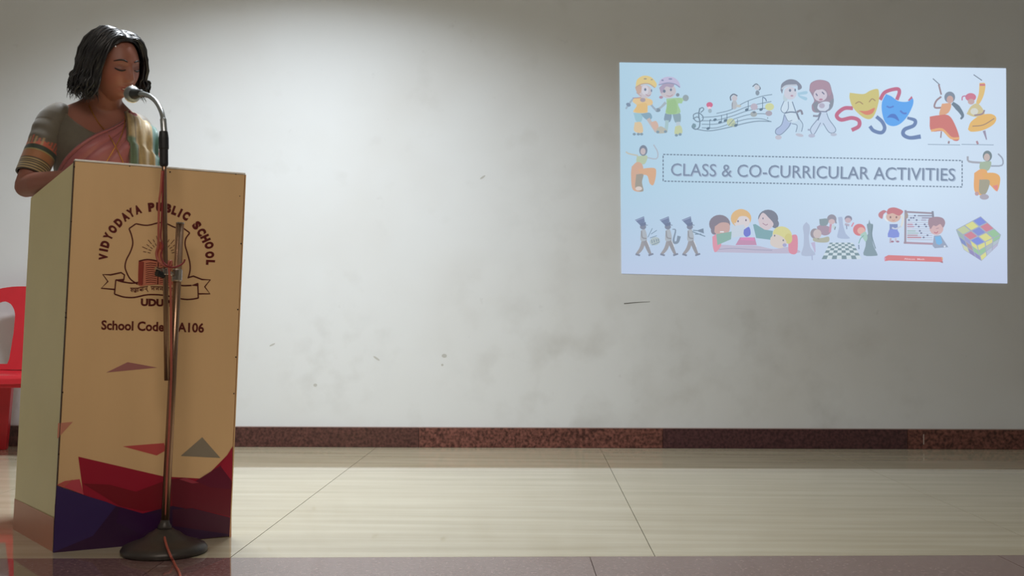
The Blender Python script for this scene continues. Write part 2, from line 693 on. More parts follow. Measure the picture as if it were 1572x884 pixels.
# caption in its dashed frame
a = pic('caption_frame', 0, 0, 1)
for (p, q) in (((1018, 237), (1477, 246.5)), ((1477, 246.5), (1477, 287)), ((1477, 287), (1018, 278)), ((1018, 278), (1018, 237))):
    ln_ = math.hypot(q[0] - p[0], q[1] - p[1])
    n = int(ln_ / 5.2)
    for k in range(n):
        t0, t1 = k / n, (k + 0.68) / n
        a.z = 0.0004
        a.stroke([(p[0] + (q[0] - p[0]) * t0, p[1] + (q[1] - p[1]) * t0), (p[0] + (q[0] - p[0]) * t1, p[1] + (q[1] - p[1]) * t1)], 1.7, (96, 112, 130))
put(a)
a = pic('caption', 0, 0, 1)
a.text('CLASS & CO-CURRICULAR ACTIVITIES', 1030.6, 270.3, 20, (158, 176, 198), ang=1.05, width=437, bold=0.012)
a.text('CLASS & CO-CURRICULAR ACTIVITIES', 1029.8, 269.4, 20, (112, 128, 152), ang=1.05, width=436, bold=0.0)
put(a)

# two skating children (view 955,105 scale 8.04)
a = pic('skating_child', 955, 105, 8.04)
a.stroke([(150, 370), (115, 400), (80, 450), (45, 500)], [30, 22, 26, 20], (150, 170, 186), sm=4)
a.ell(78, 448, 30, 22, (112, 130, 152), rot=30)
a.stroke([(340, 410), (375, 470), (425, 520)], [34, 24, 26], (150, 166, 180), sm=4)
a.blob([(140, 550), (245, 555), (240, 650), (175, 655)], (146, 190, 202))
a.blob([(230, 560), (340, 548), (370, 610), (320, 640), (270, 610)], (124, 158, 176))
a.stroke([(320, 620), (370, 700), (425, 780)], [46, 40, 44], (190, 176, 170), sm=4)
a.blob([(355, 665), (420, 650), (450, 720), (410, 760), (375, 730)], (208, 170, 150))
a.blob([(155, 665), (235, 670), (255, 790), (150, 775)], (218, 190, 146))
a.blob([(150, 365), (235, 355), (360, 385), (372, 445), (300, 470), (310, 545), (140, 540), (180, 460), (130, 410)], (226, 190, 132))
a.blob([(190, 440), (300, 430), (300, 540), (160, 535)], (224, 182, 112))
a.stroke([(130, 365), (235, 362)], 8, (150, 110, 140))
for x in (150, 200, 240):
    a.ell(x, 812, 20, 16, (120, 142, 156))
a.ell(255, 390, 34, 26, (162, 146, 152))
a.ell(275, 285, 92, 84, SKIN)
a.ell(282, 268, 44, 60, (208, 204, 212))
a.blob([(160, 240), (210, 200), (240, 230), (230, 300), (190, 310)], (196, 160, 140))
a.ell(285, 262, 14, 18, (92, 108, 130)).ell(362, 275, 9, 18, (112, 124, 150))
a.stroke([(290, 320), (325, 340), (350, 325)], 7, (160, 110, 130), sm=4)
a.stroke([(175, 300), (240, 345)], 9, (176, 150, 150))
a.blob([(165, 225), (185, 140), (260, 92), (350, 105), (415, 170), (425, 215), (395, 240), (330, 185), (240, 190)], (222, 196, 124))
a.stroke([(165, 235), (240, 195), (330, 192), (405, 240)], 12, (186, 152, 120), sm=4)
a.ell(285, 130, 20, 9, (150, 140, 120)).ell(365, 140, 14, 9, (160, 150, 120))
put(a)
a = pic('skating_child', 955, 105, 8.04)
a.stroke([(540, 420), (480, 480), (430, 510)], [36, 26, 30], (158, 172, 178), sm=4)
a.ell(440, 515, 34, 24, (118, 136, 150))
a.stroke([(690, 400), (760, 380)], 44, (168, 206, 160))
a.ell(785, 365, 38, 40, (140, 156, 160))
a.blob([(530, 555), (610, 560), (590, 660), (520, 640)], (122, 146, 164))
a.blob([(620, 560), (715, 555), (718, 665), (655, 665)], (130, 156, 164))
a.stroke([(555, 640), (550, 700), (540, 770)], [44, 42, 44], (160, 190, 192), sm=4)
a.blob([(430, 740), (480, 715), (550, 760), (545, 795), (425, 800)], (178, 176, 160))
a.stroke([(690, 660), (695, 720)], 48, (180, 196, 206))
a.blob([(655, 715), (725, 710), (740, 800), (650, 810)], (190, 200, 150))
for x, y in ((440, 785), (535, 780), (670, 825), (715, 815)):
    a.ell(x, y, 20, 17, (118, 142, 156))
a.blob([(545, 375), (650, 365), (735, 370), (740, 430), (690, 440), (715, 550), (545, 560), (550, 470)], (156, 196, 142))
a.blob([(560, 400), (660, 390), (670, 550), (550, 545)], (146, 186, 126))
a.ell(565, 280, 100, 88, SKIN)
a.blob([(455, 240), (520, 190), (640, 195), (610, 240), (540, 225), (490, 310)], (164, 148, 172))
a.ell(520, 282, 17, 20, (98, 112, 134)).ell(602, 265, 13, 18, (98, 112, 134))
a.stroke([(545, 335), (590, 345), (625, 325)], 7, (170, 120, 130), sm=4)
a.blob([(450, 200), (475, 140), (550, 105), (640, 115), (700, 170), (715, 240), (650, 195), (560, 180), (480, 200)], (188, 180, 210))
a.stroke([(450, 205), (560, 180), (650, 195), (712, 235)], 12, (132, 138, 170), sm=4)
a.ell(498, 148, 15, 10, (124, 130, 164)).ell(595, 132, 24, 9, (124, 130, 164))
a.ell(480, 358, 24, 18, (172, 130, 146)).ell(685, 328, 22, 22, (120, 130, 140))
put(a)

# children sitting on staves of music (view 1050,110 scale 8.42)
a = pic('music_staff', 1050, 110, 8.42)
G = LN
for off, y0 in ((0, 590), (44, 635), (86, 680), (128, 725)):
    a.stroke([(230, y0), (420, y0 - 12 + off * 0.1), (620, y0 - 60), (820, y0 - 138 + off * 0.2), (1000, y0 - 180 + off * 0.5), (1130, y0 - 205 + off)], 9, G, sm=4)
a.stroke([(420, 540), (600, 495), (800, 390), (1000, 320), (1140, 295)], 9, G, sm=4)
a.stroke([(140, 740), (300, 765), (440, 750), (620, 710), (800, 665), (960, 640), (1130, 645)], 11, G, sm=4)
a.stroke([(205, 470), (190, 560), (205, 650), (195, 720), (150, 745), (105, 715), (125, 670)], 16, G, sm=5)
a.stroke([(200, 600), (165, 585), (130, 600), (125, 555), (190, 535), (245, 580), (235, 630), (170, 645), (115, 600)], 13, G, sm=5)
a.stroke([(195, 540), (200, 490), (235, 465), (255, 490), (215, 530)], 13, G, sm=5)
a.ell(130, 700, 26, 30, (112, 142, 154))
for x, y, h in ((400, 622, 0), (465, 655, -90), (535, 630, -90), (312, 735, -110), (810, 492, -110), (995, 490, -160), (670, 695, -80)):
    a.ell(x, y, 24, 17, (84, 108, 128), rot=-25)
    if h:
        a.stroke([(x + 20, y), (x + 20, y + h)], 8, (84, 108, 128))
a.stroke([(1015, 330), (1050, 350), (1065, 385)], 12, (90, 110, 140), sm=4)
a.stroke([(332, 625), (350, 622)], 12, G)
put(a)
for (parts_) in (
        [('e', 330, 430, 42, 36, (204, 96, 128)), ('e', 328, 468, 24, 16, (240, 200, 214)), ('e', 335, 508, 24, 28, (150, 172, 184))],
        [('s', [(605, 375), (600, 325), (640, 292), (690, 315)], 16, (100, 108, 122)), ('e', 652, 345, 36, 40, (196, 190, 196)), ('e', 650, 430, 38, 58, (178, 182, 186)), ('s', [(620, 480), (625, 400)], 8, (112, 120, 136)), ('e', 705, 445, 34, 18, (190, 190, 180))],
        [('s', [(885, 195), (935, 160), (985, 215), (965, 240)], 15, (108, 118, 132)), ('e', 942, 205, 34, 32, (196, 198, 206)), ('e', 948, 275, 26, 34, (126, 142, 156))],
        [('e', 905, 455, 46, 44, (182, 172, 186)), ('e', 900, 550, 44, 36, (158, 166, 166)), ('e', 905, 525, 22, 14, (110, 122, 136))],
        [('e', 1105, 455, 58, 48, (206, 212, 148)), ('e', 1095, 540, 44, 34, (164, 156, 168)), ('e', 1080, 600, 8, 8, (120, 150, 160))],
        [('e', 605, 655, 54, 52, (188, 200, 160)), ('e', 650, 690, 40, 26, (160, 176, 150)), ('s', [(570, 700), (640, 620)], 9, (120, 140, 140))]):
    a = pic('music_child', 1050, 110, 8.42)
    a.z = 0.0026
    for d in parts_:
        if d[0] == 'e':
            a.ell(d[1], d[2], d[3], d[4], d[5])
        else:
            a.stroke(d[1], d[2], d[3], sm=4)
    put(a)

# karate pair (view 1180,110 scale 8.03)
O = (112, 132, 156)
a = pic('karate_child', 1180, 110, 8.03)
a.blob([(195, 520), (290, 600), (240, 700), (140, 775), (85, 750), (90, 700), (160, 650)], (166, 184, 218))
a.stroke([(195, 520), (160, 650), (90, 715), (90, 765), (150, 775), (240, 690), (275, 620)], 9, O, sm=4)
a.ell(120, 810, 40, 28, (190, 188, 200))
a.blob([(290, 560), (370, 560), (420, 650), (405, 740), (335, 740), (350, 660), (280, 630)], (190, 214, 232))
a.stroke([(375, 580), (420, 650), (405, 740)], 9, O, sm=4).stroke([(285, 640), (350, 662), (335, 745)], 9, O, sm=4)
a.ell(380, 782, 50, 20, (186, 188, 202), rot=12)
a.blob([(190, 360), (290, 365), (330, 510), (360, 600), (240, 620), (200, 520), (150, 470)], (204, 224, 238))
a.stroke([(190, 360), (150, 465), (195, 510), (240, 460), (240, 370)], 9, O, sm=4)
a.stroke([(290, 370), (335, 500)], 12, O).stroke([(195, 512), (270, 498), (345, 505)], 16, (108, 124, 146), sm=4)
a.stroke([(345, 500), (395, 480), (415, 530)], 26, (128, 128, 142), sm=4).stroke([(345, 510), (375, 590)], 22, (116, 126, 144))
a.stroke([(200, 540), (240, 610), (290, 600)], 8, O, sm=4)
a.blob([(355, 260), (465, 240), (470, 275), (380, 290), (470, 320), (455, 355), (370, 310)], (160, 200, 222))
a.ell(205, 320, 30, 50, (186, 206, 214))
a.ell(265, 265, 78, 80, (204, 204, 216))
a.ell(262, 232, 15, 18, (104, 116, 138)).ell(325, 228, 10, 18, (104, 116, 138)).ell(285, 298, 18, 11, (180, 140, 160))
a.blob([(145, 230), (160, 150), (240, 98), (330, 105), (395, 160), (405, 205), (360, 225), (345, 165), (230, 165), (180, 215), (165, 270)], (124, 130, 146))
a.stroke([(160, 215), (220, 175), (345, 168)], 22, (190, 198, 210), sm=4)
put(a)
a = pic('karate_child', 1180, 110, 8.03)
a.blob([(500, 230), (520, 140), (620, 100), (740, 130), (780, 240), (800, 330), (780, 440), (720, 490), (560, 500), (530, 420), (560, 350)], (150, 132, 148))
a.blob([(540, 400), (600, 370), (640, 480), (580, 495)], (128, 134, 146))
a.blob([(740, 380), (800, 330), (790, 430), (740, 480)], (130, 138, 150))
a.blob([(650, 490), (710, 500), (740, 580), (820, 700), (800, 755), (740, 745), (690, 660), (620, 700), (560, 775), (500, 720), (560, 620)], (194, 212, 234))
a.stroke([(715, 510), (745, 590), (820, 695), (815, 745), (745, 748), (670, 635)], 9, O, sm=4)
a.stroke([(600, 590), (515, 705), (555, 775), (640, 630)], 9, O, sm=4)
a.stroke([(480, 715), (520, 720)], 20, (150, 162, 186))
a.ell(530, 790, 42, 24, (176, 182, 204)).ell(800, 775, 40, 20, (180, 188, 206))
a.blob([(610, 400), (680, 370), (750, 380), (745, 450), (700, 490), (640, 485), (600, 450)], (206, 216, 232))
a.stroke([(750, 400), (745, 455), (700, 490)], 9, O, sm=4).ell(655, 420, 36, 32, (176, 170, 190))
a.stroke([(615, 490), (720, 495)], 14, (116, 124, 150)).stroke([(545, 545), (610, 545), (640, 500)], 24, (132, 136, 154), sm=4).stroke([(640, 510), (605, 600)], 18, (110, 124, 146))
a.ell(635, 290, 84, 76, (206, 196, 208))
a.blob([(505, 240), (520, 150), (620, 104), (735, 140), (770, 250), (740, 300), (700, 220), (600, 225), (565, 215), (555, 260)], (166, 134, 150))
a.stroke([(580, 270), (600, 300)], 14, (100, 104, 130)).stroke([(655, 250), (685, 280)], 14, (100, 104, 130)).ell(642, 345, 24, 13, (178, 124, 146))
put(a)

# theatre masks with ribbons (view 1250,80 scale 5.052)
a = pic('comedy_mask', 1250, 80, 5.052)
R_, B_ = (190, 96, 124), (98, 122, 168)
a.stroke([(300, 435), (235, 435), (185, 470), (175, 500), (210, 525), (290, 510), (345, 530), (345, 575), (290, 605)], 30, R_, sm=5)
a.stroke([(510, 370), (550, 310), (640, 285), (660, 310), (640, 370)], 28, R_, sm=5)
a.poly([(725, 375), (755, 340), (766, 365), (760, 385)], R_)
a.blob([(275, 315), (380, 325), (430, 300), (480, 285), (500, 300), (500, 380), (470, 480), (430, 520), (370, 500), (300, 430), (274, 360)], (206, 192, 112))
a.stroke([(318, 400), (348, 385), (378, 404)], 8, (160, 130, 90), sm=4).stroke([(424, 388), (448, 362), (474, 378)], 8, (160, 130, 90), sm=4)
a.blob([(345, 455), (410, 455), (468, 432), (450, 475), (400, 486)], (216, 122, 96))
put(a)
a = pic('tragedy_mask', 1250, 80, 5.052)
a.z = 0.0022
a.stroke([(480, 500), (525, 540), (545, 590), (520, 625), (460, 610), (430, 575)], 28, B_, sm=5)
a.stroke([(720, 510), (780, 530), (770, 570), (700, 600), (690, 640), (740, 665), (825, 655)], [20, 28, 28, 30, 30, 28, 34], B_, sm=5)
a.blob([(555, 325), (600, 345), (650, 380), (720, 385), (762, 360), (764, 410), (720, 500), (660, 560), (600, 574), (550, 545), (525, 470), (524, 390)], (84, 160, 240))
a.stroke([(560, 420), (585, 430), (615, 420)], 12, (80, 118, 200), sm=4).stroke([(665, 455), (690, 475), (715, 475)], 14, (80, 118, 200), sm=4)
a.blob([(560, 510), (590, 482), (630, 485), (658, 535), (620, 515), (590, 508)], (70, 112, 196))
put(a)

# stick dancers
a = pic('stick_dancer', 1250, 80, 5.052)
S2, O2 = (150, 126, 132), (120, 132, 148)
a.stroke([(920, 205), (975, 255)], 8, O2).stroke([(965, 250), (985, 330)], 13, S2)
a.stroke([(985, 345), (945, 380), (935, 430), (1010, 425), (1050, 400)], 14, S2, sm=4)
a.blob([(990, 400), (1060, 400), (1040, 470), (970, 490)], (222, 160, 120))
a.blob([(895, 500), (960, 490), (1040, 490), (1090, 560), (1125, 670), (1080, 685), (1000, 615), (905, 610)], (206, 112, 104))
a.stroke([(905, 610), (990, 600), (1060, 665), (1125, 668)], 18, (232, 168, 110), sm=4)
a.ell(1050, 350, 42, 44, O2).ell(1052, 368, 26, 30, (200, 160, 150))
a.stroke([(1070, 395), (1110, 430), (1150, 490), (1135, 520)], [26, 40, 24, 14], (100, 118, 134), sm=4)
a.stroke([(985, 615), (980, 665)], 10, S2).stroke([(1045, 690), (1040, 710)], 14, S2)
a.stroke([(880, 716), (1130, 720)], 5, (130, 150, 170))
put(a)
a = pic('stick_dancer', 1250, 80, 5.052)
a.z = 0.0014
a.stroke([(1235, 175), (1300, 220)], 8, O2)
a.blob([(1280, 240), (1325, 245), (1315, 330), (1280, 400), (1255, 395), (1275, 320)], (226, 186, 108))
a.stroke([(1282, 254), (1324, 254)], 16, (206, 112, 120))
a.blob([(1180, 480), (1215, 420), (1270, 400), (1320, 470), (1290, 500), (1230, 500)], (206, 190, 136))
a.ell(1240, 460, 30, 26, (214, 214, 200)).stroke([(1240, 490), (1300, 480), (1320, 450)], 12, S2, sm=4)
a.blob([(1190, 600), (1215, 540), (1290, 490), (1370, 480), (1410, 510), (1390, 560), (1310, 605), (1220, 618)], (230, 178, 96))
a.stroke([(1225, 575), (1310, 565), (1395, 515)], 7, (150, 120, 100), sm=4)
a.ell(1212, 350, 42, 32, (206, 112, 132)).stroke([(1190, 340), (1150, 345), (1145, 375)], 9, (190, 110, 140), sm=4).ell(1215, 385, 26, 22, (196, 160, 156))
a.stroke([(1315, 610), (1335, 680)], [22, 8], (148, 138, 160)).stroke([(1258, 690), (1268, 715)], 16, (170, 130, 140))
a.stroke([(1140, 716), (1390, 720)], 5, (130, 150, 170))
put(a)

# two classical dancers beside the caption
for (ox, oy, c1, c2) in ((940, 230, (214, 168, 140), (164, 162, 132)), (1159, 228, (228, 164, 110), (170, 166, 138))):
    a = pic('classical_dancer', ox, oy, 5.052)
    if ox == 1159:
        a.ox = 1159 + 0
    def q(pts):
        return [(x, y) for x, y in pts]
    if ox == 940:
        a.stroke([(105, 15), (130, 30), (200, 45)], 12, (188, 186, 170), sm=3)
        a.stroke([(250, 55), (340, 70), (352, 20), (320, -40)], 9, (170, 176, 186), sm=3)
        a.blob([(190, 50), (270, 45), (250, 110), (190, 100)], (176, 192, 156))
        a.blob([(150, 130), (190, 95), (230, 110), (240, 170), (210, 260), (240, 320), (160, 310), (145, 200)], (206, 160, 132))
        a.blob([(200, 150), (320, 140), (340, 180), (320, 270), (290, 260), (270, 200), (220, 190)], (214, 162, 122))
        a.blob([(185, 190), (240, 190), (230, 250), (240, 320), (180, 300)], (150, 142, 128))
        a.ell(240, 5, 32, 42, (112, 122, 138)).ell(238, 12, 20, 26, (192, 176, 176))
        a.ell(205, 300, 26, 16, (216, 200, 190))
    else:
        b = 1250 - 1159
        k = 5.052
        dx = b * k
        dy = (230 - 228) * k
        T = lambda pts: [(x + dx, y + dy) for x, y in pts]
        a.stroke(T([(1190, 50), (1200, 90), (1300, 100)]), 16, (160, 162, 172), sm=3)
        a.stroke(T([(1370, 125), (1455, 120), (1460, 70), (1425, 30)]), 12, (150, 160, 176), sm=3)
        a.blob(T([(1285, 95), (1370, 90), (1350, 160), (1285, 150)]), (160, 178, 150))
        a.blob(T([(1240, 180), (1290, 150), (1340, 165), (1330, 240), (1320, 340), (1280, 350), (1240, 310)]), (232, 164, 98))
        a.blob(T([(1300, 180), (1400, 180), (1442, 220), (1420, 320), (1370, 280), (1330, 240)]), (230, 166, 92))
        a.blob(T([(1280, 230), (1360, 240), (1330, 340), (1280, 330)]), (158, 152, 128))
        a.poly(T([(1380, 280), (1425, 270), (1420, 325)]), (226, 128, 120))
        a.ell(1342 + dx, 48 + dy, 36, 42, (108, 124, 128)).ell(1338 + dx, 58 + dy, 24, 30, (196, 176, 168))
        a.ell(1318 + dx, 365 + dy, 36, 22, (168, 160, 172)).ell(1260 + dx, 340 + dy, 16, 16, (190, 150, 150))
    put(a)

# marching band (view 940,300 scale 5.052)
for k, (x, inst) in enumerate(((0, 'drum'), (192, 'sax'), (363, 'horn'))):
    a = pic('marching_player', 940, 300, 5.052)
    a.z = 0.0006
    X = lambda pts: [(p[0] + x, p[1]) for p in pts]
    C1, C2 = (136, 136, 140), (104, 118, 150)
    a.stroke(X([(245, 345), (225, 410), (190, 455)]), [32, 30, 20], (148, 144, 146), sm=3)
    a.stroke(X([(250, 345), (275, 410), (295, 455)]), [32, 28, 20], (140, 138, 142), sm=3)
    a.stroke(X([(180, 455), (215, 465)]), 14, (118, 124, 142)).stroke(X([(280, 465), (318, 452)]), 14, (118, 124, 142))
    a.blob(X([(222, 270), (255, 265), (268, 340), (220, 350)]), (166, 172, 178))
    a.stroke(X([(225, 275), (232, 325), (265, 335)]), 10, C1, sm=3).stroke(X([(268, 350), (290, 400)]), 4, (226, 230, 236))
    a.ell(238 + x, 244, 24, 20, (118, 124, 142))
    a.poly(X([(175, 190), (245, 162), (252, 205), (210, 225)]), C2)
    a.poly(X([(208, 222), (258, 205), (262, 230), (222, 240)]), (98, 110, 138))
    a.stroke(X([(255, 228), (275, 232)]), 5, (110, 120, 140))
    a.stroke(X([(180, 196), (243, 172)]), 5, (150, 164, 196))
    if inst == 'drum':
        a.stroke([(275, 325), (310, 255)], 5, LN).stroke([(300, 300), (345, 270)], 5, LN)
        a.ell(330, 355, 40, 32, (170, 184, 184), rot=-15)
        a.stroke([(292, 330), (345, 312)], 5, LN).stroke([(305, 385), (368, 360)], 5, LN)
        for t in (305, 322, 340, 355):
            a.stroke([(t, 345 - (t - 305) * 0.2), (t + 4, 370 - (t - 305) * 0.3)], 6, LN)
    elif inst == 'sax':
        a.stroke([(465, 262), (490, 270), (475, 340), (480, 365), (505, 360), (518, 315)], [6, 10, 14, 20, 22, 28], (120, 136, 154), sm=4)
    else:
        a.stroke([(620, 280), (720, 318)], 7, LN).stroke([(625, 270), (680, 275)], 7, LN).stroke([(640, 300), (690, 300)], 7, LN)
        a.poly([(665, 268), (706, 255), (710, 295), (665, 280)], (112, 130, 150))
    put(a)

# reading children round a table
a = pic('reading_table', 940, 300, 5.052)
a.blob([(790, 440), (830, 385), (980, 390), (1120, 390), (1250, 415), (1370, 400), (1425, 448)], (186, 178, 200))
a.poly([(955, 385), (990, 325), (1105, 325), (1120, 385)], (190, 134, 166))
a.poly([(990, 345), (1000, 325), (1095, 325), (1105, 350)], (216, 128, 176))
a.stroke([(800, 420), (940, 410), (1090, 420), (1240, 425)], 5, (150, 150, 176), sm=3)
put(a)
a = pic('reading_child', 940, 300, 5.052)
a.z = 0.0012
a.blob([(775, 320), (815, 300), (845, 380), (800, 440), (780, 400)], (218, 140, 158))
a.ell(832, 222, 82, 72, (124, 116, 128)).ell(790, 272, 26, 32, (124, 116, 128))
a.blob([(795, 240), (845, 210), (905, 220), (905, 280), (850, 300), (795, 290)], (196, 158, 150))
a.poly([(805, 300), (925, 280), (920, 340), (815, 385)], (130, 170, 156))
a.stroke([(835, 282), (865, 282)], 8, (236, 236, 240))
put(a)
a = pic('reading_child', 940, 300, 5.052)
a.z = 0.0012
a.ell(998, 178, 80, 72, (216, 176, 120))
a.ell(1005, 205, 62, 50, (216, 206, 206))
a.blob([(925, 190), (940, 130), (1000, 105), (1060, 135), (1072, 200), (1045, 165), (985, 165), (955, 215)], (220, 176, 118))
a.ell(975, 200, 6, 8, (110, 100, 120)).ell(1036, 192, 6, 8, (110, 100, 120))
a.poly([(920, 240), (1020, 225), (1050, 300), (930, 330)], (196, 208, 220))
a.blob([(1020, 265), (1060, 245), (1072, 300), (1040, 322), (1018, 300)], (104, 112, 200))
put(a)
a = pic('reading_child', 940, 300, 5.052)
a.z = 0.0012
a.ell(1208, 180, 78, 70, (114, 118, 132)).ell(1262, 220, 30, 34, (114, 118, 132))
a.blob([(1130, 190), (1165, 135), (1210, 170), (1250, 225), (1200, 270), (1150, 250)], (210, 192, 196))
a.stroke([(1165, 215), (1190, 230), (1205, 222)], 5, (150, 110, 130), sm=3).ell(1168, 178, 5, 7, (110, 110, 130))
a.poly([(1090, 225), (1110, 222), (1180, 265), (1245, 275), (1235, 345), (1115, 330)], (118, 160, 166))
put(a)
a = pic('reading_child', 940, 300, 5.052)
a.z = 0.002
a.blob([(1365, 330), (1400, 305), (1435, 320), (1430, 445), (1370, 440)], (216, 132, 150))
a.ell(1318, 305, 76, 64, (214, 208, 136), rot=20).ell(1365, 335, 30, 40, (206, 196, 120))
a.blob([(1225, 330), (1260, 300), (1330, 330), (1350, 380), (1300, 410), (1230, 385)], (214, 200, 190))
a.ell(1258, 312, 6, 7, (110, 110, 120)).ell(1325, 348, 6, 7, (110, 110, 120)).ell(1335, 385, 16, 14, (160, 160, 200))
put(a)

# chess group (view 1220,320 scale 10.4)
a = pic('chess_board', 1220, 320, 10.4)
a.poly([(560, 545), (930, 545), (1070, 808), (430, 808)], (206, 220, 226))
yy = [545, 570, 600, 632, 668, 708, 750, 808]
for j in range(7):
    v0, v1 = (yy[j] - 545) / 263, (yy[j + 1] - 545) / 263
    for i in range(8):
        if (i + j) % 2 == 0:
            def e(u, v):
                return (560 - 130 * v + (370 + 270 * v) * u, 545 + 263 * v)
            a.z = 0.0008
            a.poly([e(i / 8, v0), e((i + 1) / 8, v0), e((i + 1) / 8, v1), e(i / 8, v1)], (116, 140, 148))
put(a)
for (nm, pts, c) in (('chess_piece', [(185, 215), (240, 280), (235, 400), (225, 450), (250, 620), (330, 740), (110, 750), (140, 600), (145, 420), (130, 290)], (172, 184, 208)),
                     ('chess_piece', [(690, 140), (760, 140), (770, 250), (815, 400), (880, 480), (690, 470), (690, 380), (710, 280)], (168, 184, 212)),
                     ('chess_piece', [(1190, 175), (1210, 240), (1250, 255), (1240, 370), (1230, 440), (1260, 600), (1320, 730), (1290, 755), (1100, 745), (1130, 600), (1140, 450), (1170, 400), (1150, 260), (1175, 240)], (126, 148, 158))):
    a = pic(nm, 1220, 320, 10.4)
    a.blob(pts, c, n=3)
    if c[0] == 126:
        a.stroke([(1240, 260), (1232, 440), (1290, 640)], 14, (104, 126, 134), sm=4)
    put(a)
cg = [[('b', [(350, 290), (430, 260), (560, 300), (560, 400), (470, 430), (380, 380)], (162, 140, 156)), ('b', [(390, 170), (520, 165), (520, 260), (410, 270)], (128, 146, 152)),
       ('e', 320, 400, 72, 82, (146, 138, 146)), ('e', 360, 405, 66, 72, (200, 184, 182)), ('b', [(290, 470), (430, 470), (540, 450), (540, 530), (420, 545), (300, 520)], (172, 172, 150)), ('s', [(360, 480), (390, 490)], 8, (120, 110, 120))],
      [('e', 590, 170, 76, 76, (142, 138, 150)), ('e', 590, 210, 52, 42, (206, 178, 180)), ('s', [(575, 250), (560, 380)], 36, (200, 140, 160)), ('s', [(650, 190), (660, 240)], 20, (130, 130, 146)), ('s', [(600, 270), (640, 310)], 50, (192, 210, 214)), ('s', [(650, 290), (635, 340)], 16, (118, 134, 144))],
      [('e', 855, 165, 60, 52, (132, 130, 148)), ('e', 850, 190, 50, 42, (196, 172, 180)), ('s', [(800, 250), (870, 270)], 36, (176, 168, 186)), ('s', [(905, 290), (940, 225)], 20, (214, 130, 150)), ('s', [(825, 270), (830, 330)], 14, (124, 134, 160))],
      [('e', 1030, 340, 100, 96, (212, 118, 122)), ('e', 1060, 355, 62, 56, (226, 172, 160)), ('b', [(1040, 420), (1130, 370), (1160, 470), (1130, 530), (1090, 480)], (164, 200, 186)), ('s', [(1100, 430), (1050, 480), (1020, 560)], 14, (120, 170, 160)), ('s', [(1020, 580), (1025, 650)], 18, (118, 136, 160))]]
for parts_ in cg:
    a = pic('chess_child', 1220, 320, 10.4)
    a.z = 0.001
    for d in parts_:
        if d[0] == 'e':
            a.ell(*d[1:])
        elif d[0] == 'b':
            a.blob(d[1], d[2])
        else:
            a.stroke(d[1], d[2], d[3], sm=3)
    put(a)
a = pic('chess_player', 1220, 320, 10.4)
a.stroke([(290, 540), (310, 620), (325, 700)], [70, 40, 14], (186, 176, 206), sm=3).stroke([(275, 740), (280, 825)], 18, (166, 176, 206))
put(a)

# abacus group (view 1340,315 scale 9.31)
a = pic('abacus', 1340, 315, 9.31)
A1 = (150, 136, 148)
for k in range(12):
    y = 150 + k * 31
    a.z = 0.0005
    a.stroke([(490, y), (850, y + 3)], 7, (176, 172, 186))
    c = [(140, 140, 160), (150, 144, 166), (170, 168, 190), (200, 200, 214), (190, 140, 160), (188, 150, 170), (206, 206, 220), (164, 186, 184), (170, 190, 190), (180, 150, 160), (186, 130, 140), (200, 200, 210)][k]
    x0, x1 = ((640, 850), (700, 850), (690, 760), (500, 560), (490, 570), (490, 590), (500, 560), (490, 610), (490, 650), (490, 640), (490, 690), (500, 540))[k]
    a.stroke([(x0, y), (x1, y + 1)], 20, c)
    for x in ((600,), (545, 580), (515, 625), (), (615, 740), (655, 760), (), (670,), (690,), (780,), (725,), ())[k]:
        a.ell(x, y, 15, 12, (108, 110, 138))
a.stroke([(470, 95), (860, 115)], 26, A1).stroke([(440, 535), (860, 552)], 30, (172, 142, 158))
a.stroke([(466, 70), (462, 550)], 30, A1).stroke([(852, 85), (860, 180)], 30, (128, 130, 146))
a.ell(478, 150, 26, 44, (160, 146, 140))
put(a)
a = pic('abacus_child', 1340, 315, 9.31)
a.z = 0.003
a.blob([(200, 90), (150, 70), (85, 110), (80, 160), (130, 195), (150, 130)], (190, 120, 128))
a.stroke([(170, 130), (170, 190), (215, 230)], 22, (232, 236, 236), sm=3)
a.stroke([(400, 140), (425, 200), (400, 300), (340, 330)], 30, (224, 222, 214), sm=4)
a.ell(290, 165, 105, 80, (214, 176, 160))
a.blob([(190, 110), (220, 50), (300, 32), (390, 60), (430, 95), (370, 150), (280, 115), (220, 130)], (196, 114, 120))
a.ell(248, 172, 12, 16, (130, 100, 100)).ell(333, 172, 12, 16, (130, 100, 100)).stroke([(270, 212), (290, 220), (312, 212)], 7, (190, 120, 110), sm=3)
a.poly([(235, 270), (350, 270), (352, 350), (235, 350)], (120, 136, 184))
a.stroke([(270, 320), (320, 340), (400, 300)], 24, (196, 204, 222), sm=3)
a.blob([(230, 350), (345, 350), (370, 455), (210, 455)], (124, 140, 216), n=2)
a.stroke([(250, 470), (245, 540)], 26, (184, 170, 186)).stroke([(320, 470), (325, 520)], 26, (196, 186, 200)).ell(275, 520, 22, 14, (160, 110, 130)).ell(350, 520, 24, 14, (160, 120, 140))
put(a)
a = pic('abacus_child', 1340, 315, 9.31)
a.z = 0.003
a.poly([(870, 435), (965, 430), (1075, 600), (880, 615), (850, 580)], (146, 158, 182))
a.poly([(880, 450), (965, 440), (990, 540), (945, 570), (905, 550)], (112, 176, 226))
a.ell(905, 330, 100, 96, (212, 172, 172))
a.blob([(785, 270), (800, 190), (900, 165), (995, 185), (1030, 250), (1000, 320), (960, 270), (900, 300), (860, 290), (820, 340)], (158, 130, 142))
a.stroke([(870, 385), (905, 398), (925, 375)], 10, (180, 90, 110), sm=3).stroke([(900, 335), (940, 325)], 6, (140, 110, 130))
a.ell(1022, 588, 14, 14, (220, 226, 236))
put(a)
a = pic('banner', 1340, 315, 9.31)
